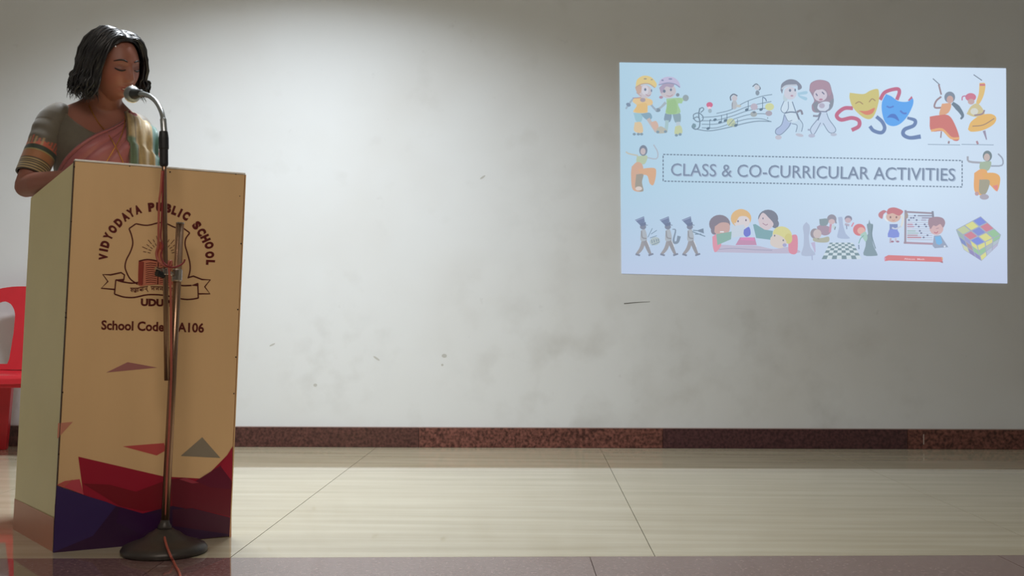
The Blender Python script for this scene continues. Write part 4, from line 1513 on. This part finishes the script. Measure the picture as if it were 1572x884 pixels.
RINGS = [  # z, cx, cy, rx, ry
    (0.86, 0, 0.03, 0.170, 0.115), (0.95, 0, 0.025, 0.168, 0.118), (1.04, 0, 0.01, 0.142, 0.100), (1.10, 0, -0.005, 0.130, 0.094),
    (1.16, 0, -0.015, 0.134, 0.098), (1.23, 0, -0.030, 0.146, 0.118), (1.28, 0, -0.035, 0.150, 0.116), (1.33, 0, -0.030, 0.154, 0.098),
    (1.37, 0, -0.024, 0.150, 0.080), (1.405, 0, -0.022, 0.132, 0.068), (1.435, 0, -0.026, 0.102, 0.058), (1.455, 0.002, -0.034, 0.070, 0.052), (1.47, 0.006, -0.05, 0.055, 0.050)]
_rz = [r[0] for r in RINGS]
_zz = np.linspace(_rz[0], _rz[-1], 200)
_tab = []
for c_ in range(1, 5):
    v = np.interp(_zz, _rz, [r[c_] for r in RINGS])
    k = np.hanning(15)
    k /= k.sum()
    vp = np.concatenate([np.full(7, v[0]), v, np.full(7, v[-1])])
    _tab.append(np.convolve(vp, k, 'valid'))


def torso(u, z, d=0.0):
    cx, cy, rx, ry = [float(np.interp(z, _zz, t)) for t in _tab]
    s_, c_ = sin(u), cos(u)
    e = 0.9
    sx = (abs(s_) ** e) * (1 if s_ > 0 else -1)
    sy = (abs(c_) ** e) * (1 if c_ > 0 else -1)
    return W(cx + (rx + d) * sx, cy - (ry + d) * sy, z)


HC = Vector((0.026, -0.150, 1.560))
HR = Matrix.Rotation(radians(28), 3, 'Z') @ Matrix.Rotation(radians(18), 3, 'X') @ Matrix.Rotation(radians(-8), 3, 'Y')


def HW(v):
    return W(HC + HR @ Vector(v))


def ga(a, s_):
    return math.exp(-0.5 * (a / s_) ** 2)


def head_pt(th, ph):
    """th polar from the crown, ph azimuth (0 = face)"""
    x, y, z = sin(th) * sin(ph), -sin(th) * cos(ph), cos(th)
    X, Y, Z = 0.075 * x, 0.097 * y, 0.116 * z
    if z < 0:
        t = -z
        X *= 1 - 0.30 * t ** 1.6
        Y *= (1 - 0.06 * t) if y < 0 else (1 - 0.5 * t)
    if y < 0:
        Y *= 0.95
        fr = min(1.0, -y * 1.6)
        f = 0.0
        if Z > -0.040:
            a = np.interp(Z, [-0.040, -0.034, -0.026, -0.012, 0.008, 0.022, 0.035], [0.0, 0.013, 0.0225, 0.017, 0.008, 0.003, 0.0])
            wd_ = np.interp(Z, [-0.034, -0.01, 0.02], [0.0095, 0.0075, 0.0065])
            f += a * ga(X, wd_)
            f += 0.007 * (ga(X - 0.013, 0.005) + ga(X + 0.013, 0.005)) * ga(Z + 0.030, 0.006)
        for sg in (-1, 1):
            f -= 0.0085 * ga(X - sg * 0.031, 0.014) * ga(Z - 0.010, 0.010)
            f += 0.0065 * ga(X - sg * 0.031, 0.010) * ga(Z - 0.006, 0.007)
            f += 0.0040 * ga(X - sg * 0.028, 0.016) * ga(Z - 0.030, 0.006)
            f += 0.0045 * ga(X - sg * 0.042, 0.016) * ga(Z + 0.026, 0.018)
        f += 0.0060 * ga(X, 0.017) * ga(Z + 0.055, 0.0045)
        f += 0.0065 * ga(X, 0.014) * ga(Z + 0.068, 0.0050)
        f -= 0.0060 * ga(X, 0.018) * ga(Z + 0.0615, 0.0022)
        f += 0.0090 * ga(X, 0.020) * ga(Z + 0.095, 0.014)
        Y -= f * fr
    return Vector((X, Y, Z))


hb_ = MB()
NT, NP = 130, 150
rows = []
for i in range(1, NT):
    th = pi * i / NT
    rows.append([HW(head_pt(th, 2 * pi * k / NP)) for k in range(NP)])
hb_.grid(rows, closed=True, cap=True)
# torso and neck
rows = [[torso(2 * pi * k / 48, z) for k in range(48)] for z in np.linspace(0.86, 1.47, 50)]
hb_.grid(rows, closed=True, cap=True)
hb_.capsule([W(0.0, -0.015, 1.40), W(0.012, -0.050, 1.45), HW((0, 0.022, -0.055)), HW((0, 0.015, -0.01))], [0.062, 0.053, 0.051, 0.05], 20)
hb_.capsule([W(-0.14, -0.02, 1.385), W(-0.06, -0.01, 1.425), W(0.02, -0.01, 1.43), W(0.14, -0.02, 1.385)], [0.030, 0.034, 0.034, 0.030], 14)
# arms
ELB_R = at_depth(40, 286, 3.60)
SHO_R, SHO_L = W(-0.150, -0.02, 1.378), W(0.128, -0.02, 1.368)
ELB_L = W(0.200, -0.02, 1.125)
WR_R, WR_L = desk(0.16, 0.66, 0.034), desk(0.80, 0.66, 0.034)


def lerp(a, b, t):
    return a + (b - a) * t


for sho, elb, wr in ((SHO_R, ELB_R, WR_R), (SHO_L, ELB_L, WR_L)):
    hb_.capsule([sho, lerp(sho, elb, 0.3), lerp(sho, elb, 0.65), elb], [0.048, 0.046, 0.042, 0.037], 20)
    hb_.capsule([elb, lerp(elb, wr, 0.25), lerp(elb, wr, 0.6), wr], [0.036, 0.040, 0.033, 0.024], 18)
# hands lying on the reading board
for sgn, wr, dr in ((1, WR_R, (fx * 0.62 - sx_ * 0.78)), (-1, WR_L, (-fx * 0.42 - sx_ * 0.9))):
    dr = dr.normalized()
    slope = ((At - Ct).normalized())
    nrm = (Bt - At).cross(Ct - At).normalized()
    if nrm.z < 0:
        nrm = -nrm
    dr = (dr - nrm * dr.dot(nrm)).normalized()
    lt_ = nrm.cross(dr) * sgn            # towards the thumb side
    base = wr - nrm * 0.012
    for k, (off, ln) in enumerate(((0.027, 0.072), (0.009, 0.080), (-0.009, 0.074), (-0.026, 0.058))):
        kn_ = base + dr * (0.082 - 0.004 * abs(k - 1)) + lt_ * off
        hb_.capsule([base + lt_ * off * 0.55, lerp(base, kn_, 0.5) + lt_ * off * 0.2, kn_], [0.016, 0.0145, 0.0105], 12)
        p1 = kn_ + (dr + lt_ * off * 3) * ln * 0.42 + nrm * 0.006
        p2 = p1 + (dr + lt_ * off * 3) * ln * 0.32 - nrm * 0.006
        p3 = p2 + (dr + lt_ * off * 3) * ln * 0.24 - nrm * 0.008
        hb_.capsule([kn_, p1, p2, p3], [0.0098, 0.0088, 0.0080, 0.0068], 12)
    t0 = base + dr * 0.022 + lt_ * 0.024
    t1 = t0 + dr * 0.026 + lt_ * 0.024
    t2 = t1 + dr * 0.028 + lt_ * 0.006 - nrm * 0.004
    hb_.capsule([base + dr * 0.01 + lt_ * 0.012, t0, t1, t2], [0.016, 0.014, 0.0105, 0.0085], 12)
# legs and feet under the sari
for sg in (-1, 1):
    hb_.capsule([W(sg * 0.085, 0.03, 0.88), W(sg * 0.09, 0.02, 0.50), W(sg * 0.088, 0.04, 0.10)], [0.078, 0.052, 0.034], 18)
    hb_.capsule([W(sg * 0.088, 0.065, 0.036), W(sg * 0.092, -0.03, 0.034), W(sg * 0.098, -0.105, 0.022)], [0.034, 0.032, 0.021], 14)
raw = hb_.build('raw', None)
raw.data.materials.clear()
rm = raw.modifiers.new('r', 'REMESH')
rm.mode = 'VOXEL'
rm.voxel_size = 0.0036
rm.use_smooth_shade = True
smo = raw.modifiers.new('s', 'SMOOTH')
smo.factor = 0.5
smo.iterations = 2
dg = bpy.context.evaluated_depsgraph_get()
body_me = bpy.data.meshes.new_from_object(raw.evaluated_get(dg))
bpy.data.objects.remove(raw)
M_SKIN = material('skin', (0, 0, 0), 0.48, attr='Col')
M_SKIN.node_tree.nodes['Principled BSDF'].inputs['Subsurface Weight'].default_value = 0.06
M_SKIN.node_tree.nodes['Principled BSDF'].inputs['Subsurface Radius'].default_value = (0.02, 0.008, 0.004)
nV = len(body_me.vertices)
co = np.empty(nV * 3)
body_me.vertices.foreach_get('co', co)
co = co.reshape(-1, 3)
# head-local coordinates of every vertex, for lips, lids and cheeks
Hm = np.array(HR).T @ np.array(RB).T
hl = (co - np.array(P0)) @ np.array(RB)          # to body-local
hl = (hl - np.array(HC)) @ np.array(HR)          # to head-local
col = np.tile(np.array(lin((148, 94, 79))), (nV, 1))


def blend(mask, rgb):
    global col
    m_ = np.clip(mask, 0, 1)[:, None]
    col = col * (1 - m_) + np.array(lin(rgb)) * m_


X, Y, Z = hl[:, 0], hl[:, 1], hl[:, 2]
front_ = (Y < -0.03) & (np.abs(X) < 0.09) & (np.abs(Z) < 0.13)
G2 = lambda a, s_: np.exp(-0.5 * (a / s_) ** 2)
blend(front_ * 0.35 * (G2(np.abs(X) - 0.042, 0.016) * G2(Z + 0.025, 0.018)), (170, 92, 78))
blend(front_ * 0.55 * (G2(np.abs(X) - 0.031, 0.014) * G2(Z - 0.008, 0.008)), (96, 58, 48))
blend(front_ * 1.6 * G2(X, 0.013) * G2(Z + 0.062, 0.0065), (140, 56, 54))
ca_ = body_me.color_attributes.new('Col', 'FLOAT_COLOR', 'POINT')
ca_.data.foreach_set('color', np.concatenate([col, np.ones((nV, 1))], axis=1).ravel())
bvh = BVHTree.FromPolygons([Vector(c) for c in co], [tuple(p.vertices) for p in body_me.polygons])
for p_ in (0,):
    co2 = (co - np.array(P0)).ravel()
    body_me.vertices.foreach_set('co', co2)
body_me.materials.clear()
body_me.materials.append(M_SKIN)
body_me.polygons.foreach_set('use_smooth', [True] * len(body_me.polygons))
body_me.update()
body_me.name = 'person'
person = bpy.data.objects.new('person', body_me)
COL.objects.link(person)
person.location = P0
tag(person, 'woman with short black hair in a pink sari speaking behind the lectern', 'person')
print('BODY', nV)


def skin_hit(p, direction, fallback=None):
    h = bvh.ray_cast(p, direction, 0.4)
    return h[0] if h[0] is not None else (fallback if fallback is not None else p)


def face_pt(x, z, off=0.0):
    """point on the face in head coordinates"""
    o_ = HW((x, -0.2, z))
    d_ = (HW((x, 0, z)) - o_).normalized()
    return skin_hit(o_, d_, HW((x, -0.09, z))) - d_ * off


M_BROW = material('brow_hair', (30, 22, 22), 0.6)
M_LIP = material('lip', (132, 52, 50), 0.35)
M_TOOTH = material('tooth', (236, 228, 214), 0.25)
for sg in (-1, 1):
    n = 14
    MB().tube([face_pt(sg * x, 0.031 + 0.006 * sin(pi * t) - 0.003 * t, 0.0002) for t, x in zip(np.linspace(0, 1, n), np.linspace(0.013, 0.050, n))],
              [0.0009 + 0.0026 * sin(pi * (0.15 + 0.8 * t)) for t in np.linspace(0, 1, n)], 6, squash=0.8).build('eyebrow', M_BROW, person, smooth=True)
    MB().tube([face_pt(sg * x, 0.004 - 0.0045 * sin(pi * t) + 0.001 * t, 0.0004) for t, x in zip(np.linspace(0, 1, n), np.linspace(0.017, 0.047, n))],
              [0.0007 + 0.0022 * sin(pi * (0.1 + 0.7 * t)) for t in np.linspace(0, 1, n)], 6).build('eyelashes', M_BROW, person, smooth=True)
MB().tube([face_pt(x, -0.0625 - 0.0015 * (1 - (x / 0.02) ** 2), -0.0002) for x in np.linspace(-0.013, 0.013, 9)], [0.0006, 0.0012, 0.0016, 0.0018, 0.0019, 0.0018, 0.0016, 0.0012, 0.0006], 6).build('teeth', M_TOOTH, person, smooth=True)
MB().tube([face_pt(x, -0.0580 + 0.0012 * cos(pi * x / 0.01), 0.0) for x in np.linspace(-0.019, 0.019, 13)], [0.0004 + 0.0026 * sin(pi * t) for t in np.linspace(0.02, 0.98, 13)], 8).build('upper_lip', M_LIP, person, smooth=True)
MB().tube([face_pt(x, -0.0690 + 0.0040 * (x / 0.018) ** 2, 0.0) for x in np.linspace(-0.017, 0.017, 13)], [0.0004 + 0.0034 * sin(pi * t) for t in np.linspace(0.02, 0.98, 13)], 8).build('lower_lip', M_LIP, person, smooth=True)

# hair: a dark cap with many wavy locks over it
M_HAIR = material('black_hair', (17, 15, 21), 0.38, spec=0.7, vary=0.35, scale=120)
rnd = random.Random(7)


def hair_dir(el, ph):
    return Vector((cos(el) * sin(ph), -cos(el) * cos(ph), sin(el)))


def hair_surf(d, k=1.0, lift=0.0):
    return Vector((d.x * 0.080 * k, d.y * 0.100 * k, d.z * 0.120 * k + lift))


hm = MB()
rows = []
for i in range(22):
    r_ = []
    for k in range(48):
        ph = 2 * pi * k / 48
        a_ = abs((math.degrees(ph) + 180) % 360 - 180)
        low = float(np.interp(a_, [0, 25, 45, 62, 80, 110, 180], [52, 50, 40, 16, -15, -45, -50]))
        el = radians(90 - (90 - low) * (i + 0.02) / 21)
        r_.append(HW(hair_surf(hair_dir(el, ph), 1.03 + 0.05 * min(1, i / 10) * (1 if i < 19 else (21 - i) / 3))))
    rows.append(r_)
hm.grid(rows, closed=True, cap=False)
for i in range(620):
    sgn = 1 if rnd.random() < 0.5 else -1
    f_ = rnd.random()
    # root on a parting that runs back from above the left brow
    root_el = radians(np.interp(f_, [0, 0.35, 1], [58, 84, 118]) + rnd.uniform(-3, 3))
    root = Vector((0.16 + rnd.uniform(-0.04, 0.04) + 0.03 * sgn, -cos(root_el), sin(root_el))).normalized()
    ph = sgn * radians(np.interp(f_, [0, 0.25, 1], [72, 88, 176]) + rnd.uniform(-6, 6))
    end = hair_dir(radians(-12), ph)
    mid = hair_dir(radians(48), ph * 0.82)
    layer = rnd.random()
    tip_z = -0.088 - 0.030 * (1 - abs(abs(ph) - 1.9) / 1.9) + rnd.uniform(-0.022, 0.022) + 0.02 * (1 - layer)
    if ph > 0:
        tip_z += 0.026 * max(0, 1 - (ph - 1.2) / 1.4)
    back = min(1.0, max(0.0, (abs(ph) - 0.9) / 1.2))
    vol = 1.12 + 0.05 * layer
    pts, rs = [], []
    wv, wf = rnd.uniform(0, 6.28), rnd.uniform(55, 85)
    jit = Vector((rnd.uniform(-1, 1), rnd.uniform(-1, 1), 0)) * 0.004
    for s_ in np.linspace(0, 1, 9):
        d = root * (1 - s_) ** 2 + mid * 2 * s_ * (1 - s_) + end * s_ ** 2
        d = d.normalized()
        p = hair_surf(d, 1.0 + (vol - 1.0) * min(1, s_ * 2.5) + (0.12 + 0.17 * back) * s_ ** 1.4 * (0.5 + 0.5 * layer))
        nrm_ = Vector((p.x, p.y, p.z * 0.4)).normalized()
        pts.append(p + jit * s_ + nrm_ * 0.0045 * s_ * sin(s_ * 11 + wv) + Vector((-nrm_.y, nrm_.x, 0)) * 0.006 * s_ * sin(s_ * 9 + wv * 2.3))
    last = pts[-1]
    out = Vector((last.x, last.y, 0)).normalized()
    n2 = 7
    for j in range(1, n2 + 1):
        t = j / n2
        z = last.z + (tip_z - last.z) * t
        flare = (0.003 + 0.013 * back * layer) * sin(pi * min(1, t * 1.1)) + 0.012 * t * t * (layer - 0.35)
        wob = (0.004 + 0.008 * t) * sin(wf * z + wv)
        side_ = Vector((-out.y, out.x, 0))
        pts.append(Vector((last.x, last.y, z)) + out * (flare + wob) + side_ * 0.010 * t * cos(wf * z + wv * 1.7) + jit)
    n = len(pts)
    rr = rnd.uniform(0.0052, 0.0095)
    for j in range(n):
        t = j / (n - 1)
        rs.append(rr * (0.35 + 0.65 * min(1, t * 4)) * (1 if t < 0.6 else max(0.08, 1 - ((t - 0.6) / 0.4) ** 1.5)))
        lim = 0.0
    hm.tube([HW(p) for p in pts], rs, 6, cap=False, squash=0.55)
# a few loose ends
for i in range(70):
    ph = rnd.choice((-1, 1)) * radians(rnd.uniform(80, 175))
    d = hair_dir(radians(rnd.uniform(-25, 10)), ph)
    p = hair_surf(d, 1.30 + rnd.uniform(-0.05, 0.06))
    out = Vector((d.x, d.y, 0)).normalized()
    q = [p, p + Vector((0, 0, -0.025)) + out * 0.006, p + Vector((0, 0, -0.045)) + out * rnd.uniform(0.010, 0.024), p + Vector((0, 0, -0.058)) + out * rnd.uniform(0.018, 0.036)]
    hm.tube([HW(v) for v in smooth_path([tuple(v) for v in q], 3)], [0.003 * (1 - k / 9.5) for k in range(10)], 5, cap=False)
hm.build('hair', M_HAIR, person, smooth=True)
hp = HW((-0.058, -0.080, 0.078))
M_PIN = material('hair_pin_metal', (200, 190, 190), 0.3, metal=0.8)
MB().lathe([(0.0015, -0.002), (0.0032, 0), (0.0015, 0.002)], hp, Vector((0.5, -0.8, 0.2)), 10).build('hair_pin', M_PIN, person, smooth=True)

# blouse: bodice and right sleeve with its woven borders
M_BLOUSE = material('olive_silk', (0, 0, 0), 0.6, attr='Col', vary=0.05, scale=60, sheen=0.3)
OL = lin((96, 88, 76))
bl = MB()
NU = 72


def z_top(u):
    a_ = abs((u + pi) % (2 * pi) - pi)
    return float(np.interp(a_, [0, 0.25, 0.7, 1.1, 1.5, 2.0, 2.6, 3.15], [1.318, 1.332, 1.378, 1.412, 1.432, 1.428, 1.405, 1.395]))


rows, cols = [], []
for s_ in np.linspace(0, 1, 40):
    r_, c_ = [], []
    for k in range(NU):
        u = 2 * pi * k / NU
        z = 1.02 + (z_top(u) - 1.02) * s_
        r_.append(torso(u, z, 0.0075))
        c_.append(OL if s_ < 0.985 else lin((104, 90, 72)))
    rows.append(r_)
    cols.append(c_)
r_, c_ = [], []
for k in range(NU):
    u = 2 * pi * k / NU
    r_.append(torso(u, z_top(u) - 0.004, -0.003))
    c_.append(lin((100, 86, 70)))
rows.append(r_)
cols.append(c_)
bl.grid(rows, closed=True, cols=cols)
bl.build('blouse', M_BLOUSE, person, smooth=True)


def sleeve(sho, elb, name):
    mb = MB()
    ax_ = (elb - sho).normalized()
    side_ = ax_.cross(Vector((0.3, 1, 0))).normalized()
    u2 = ax_.cross(side_)
    rows, cols = [], []
    n = 56
    inward = (W(0, -0.02, 1.37) - sho).normalized()
    for i, t in enumerate(np.linspace(-0.24, 0.84, 130)):
        if t < 0:
            rr = 0.0585 * math.sqrt(max(0.0, 1 - (t / 0.242) ** 2))
        else:
            rr = 0.0585 - 0.009 * t / 0.84
        rr += 0.0006 * sin(t * 40) * (1 if 0.1 < t < 0.42 else 0.3)
        c0 = sho + (elb - sho) * t + inward * (0.012 * max(0, 0.15 - t) / 0.4)
        r_, c_ = [], []
        for k in range(n):
            a = 2 * pi * k / n
            fold = 0.0015 * sin(3 * a + t * 9) * (0.5 if t > 0.5 else 1)
            r_.append(c0 + (side_ * cos(a) + u2 * sin(a)) * (rr + fold))
            if t < 0.36:
                c = OL
            elif t < 0.49:
                tooth = abs(((k / n * 26) % 1) - 0.5) * 2
                c = lin((186, 92, 72)) if (t - 0.36) / 0.13 > tooth * 0.9 + 0.08 else OL
                if k % 4 == 0 and (t - 0.36) > 0.02:
                    c = lin((176, 142, 100)) if tooth < 0.6 else c
            elif t < 0.555:
                c = lin((52, 62, 52))
            elif t < 0.665:
                c = lin((160, 104, 66)) if 0.57 < t else lin((150, 140, 90))
            else:
                c = lin((178, 152, 104)) if int((t - 0.665) / 0.0165) % 2 == 1 else lin((74, 62, 50))
            c_.append(c)
        rows.append(r_)
        cols.append(c_)
    rows.append([lerp(p, sho + (elb - sho) * 0.84, 0.12) for p in rows[-1]])
    cols.append([lin((60, 50, 42))] * n)
    mb.grid(rows, closed=True, cols=cols)
    mb.build(name, M_BLOUSE, person, smooth=True)


sleeve(SHO_R, ELB_R, 'sleeve')
sleeve(SHO_L, ELB_L, 'sleeve')

# sari: the pleated front drape, falling from the left shoulder across the chest
M_PINK = material('rose_silk', (0, 0, 0), 0.45, attr='Col', vary=0.05, scale=50, sheen=0.4)
US, ZS = 0.90, 1.430
ends = [(-1.85, 1.09), (-1.95, 1.05), (-1.6, 1.0), (-0.9, 0.96), (0, 0.95), (0.5, 0.95), (0.95, 0.96)]
et = np.linspace(0, 1, len(ends))
rows, cols = [], []
NA, NSx = 150, 46
for i in range(NA + 1):
    a = i / NA
    ue = float(np.interp(a, et, [e[0] for e in ends]))
    ze = float(np.interp(a, et, [e[1] for e in ends]))
    r_, c_ = [], []
    for j in range(NSx + 1):
        s_ = 0.02 + 0.98 * j / NSx
        u, z = US + (ue - US) * s_ + 0.10 * (a - 0.5) * (1 - s_) * 2, ZS + (ze - ZS) * s_
        z += 0.018 * sin(pi * s_) * (a < 0.5) * (1 - 2 * a)
        ple = abs(sin(a * pi * 6.5)) ** 0.7
        d = 0.014 + 0.010 * ple * min(1, s_ * 4) * (1.0 - 0.45 * s_)
        if i == 0:
            d = 0.008
        r_.append(torso(u, z, d))
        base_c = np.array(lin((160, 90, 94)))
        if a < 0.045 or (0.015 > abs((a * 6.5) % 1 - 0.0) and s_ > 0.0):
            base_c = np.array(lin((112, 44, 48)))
        c_.append(tuple(base_c))
    rows.append(r_)
    cols.append(c_)
MB().grid(rows, cols=cols).build('sari_drape', M_PINK, person, smooth=True)
# skirt of the sari
rows, cols = [], []
for s_ in np.linspace(0, 1, 60):
    z = 1.0 * (1 - s_) + 0.028 * s_
    r_, c_ = [], []
    for k in range(120):
        u = 2 * pi * k / 120
        pf = math.exp(-((u + pi) % (2 * pi) - pi) ** 2 / 0.18)
        rx = float(np.interp(z, [0, 0.5, 0.86, 0.95, 1.0], [0.215, 0.190, 0.187, 0.182, 0.168])) + 0.006 * sin(u * 11) * s_
        ry = float(np.interp(z, [0, 0.5, 0.86, 0.95, 1.0], [0.160, 0.135, 0.130, 0.132, 0.122])) + 0.006 * sin(u * 11 + 1) * s_ + 0.006 * sin(u * 60) * pf
        r_.append(W(rx * sin(u), 0.022 - ry * cos(u) * (0.92 if cos(u) > 0 else 1.0), z))
        c_.append(lin((160, 90, 94)) if z > 0.12 else (lin((60, 104, 92)) if z > 0.04 else lin((190, 160, 96))))
    rows.append(r_)
    cols.append(c_)
MB().grid(rows, closed=True, cols=cols).build('sari_skirt', M_PINK, person, smooth=True)


# end of the sari: gold and green border over the left shoulder
def pallu_material():
    m = material('gold_woven_border', (0, 0, 0), 0.55, attr='Col', vary=0.16, scale=90, bump=0.4, sheen=0.3, stretch=(1, 1, 0.35))
    return m


prof = [(-0.152, 0.96), (-0.158, 1.08), (-0.160, 1.18), (-0.152, 1.27), (-0.132, 1.345), (-0.098, 1.398), (-0.052, 1.430), (-0.005, 1.436), (0.040, 1.415), (0.075, 1.36), (0.095, 1.27), (0.105, 1.12), (0.108, 0.94)]
prof = [tuple(p) for p in smooth_path(prof, 7)]
rows, cols = [], []
NPp = 44
for i, (y, z) in enumerate(prof):
    t = i / (len(prof) - 1)
    r_, c_ = [], []
    for j in range(NPp + 1):
        p = j / NPp
        x = 0.070 + 0.114 * p + (0.008 if z < 1.3 else 0)
        low = min(1.0, max(0.0, (1.44 - z) / 0.12))
        yy = (y - 0.012 * (t < 0.45)) * (1 - 0.30 * p * p * low) + (0.004 * sin(p * 21 + t * 4))
        zz = z - (0.055 * p ** 1.6) * (1 - 0.3 * low) + 0.006 * (1 - p)
        r_.append(W(x, yy, zz))
        if p < 0.03 or 0.27 < p < 0.285:
            c = (84, 62, 40)
        elif p < 0.27:
            c = (84, 102, 80)
        elif p < 0.80:
            c = (156, 134, 94) if (int(p * 60) + int(t * 160)) % 5 else (160, 132, 88)
        else:
            c = (66, 106, 98)
        if t > 0.30 and p < 0.27:
            c = (156, 134, 94) if p > 0.05 else (84, 62, 40)
        c_.append(lin(c))
    rows.append(r_)
    cols.append(c_)
pal = MB().grid(rows, cols=cols).build('sari_border', pallu_material(), person, smooth=True)
so = pal.modifiers.new('solid', 'SOLIDIFY')
so.thickness = 0.003

# gold chains
M_GOLD = material('gold', (206, 150, 70), 0.3, metal=0.9)


def chain(name, pts, r):
    """pts: body-local (u, z, offset) on the chest, or world Vectors"""
    P = [Vector(q) for q in smooth_path([tuple(v) for v in pts], 10)]
    rr = [r * (1.0 if i % 2 else 0.72) for i in range(len(P))]
    MB().tube(P, rr, 7).build(name, M_GOLD, person, smooth=True)


def front_hit(x, z, off):
    o_ = W(x, -0.20 if z < 1.40 else -0.115, z)
    d_ = (W(x, 0, z) - o_).normalized()
    return skin_hit(o_, d_) - d_ * off


chain('necklace', [front_hit(-0.046, 1.43, 0.003), front_hit(-0.034, 1.40, 0.004), front_hit(-0.016, 1.365, 0.005), front_hit(0.004, 1.335, 0.014),
                   front_hit(0.020, 1.30, 0.030), front_hit(0.040, 1.26, 0.032), front_hit(0.062, 1.215, 0.032), front_hit(0.075, 1.16, 0.032)], 0.0018)
chain('necklace', [front_hit(0.072, 1.415, 0.012), front_hit(0.066, 1.37, 0.028), front_hit(0.050, 1.32, 0.030), front_hit(0.028, 1.275, 0.032), front_hit(0.002, 1.225, 0.032), front_hit(-0.02, 1.18, 0.032)], 0.0018)
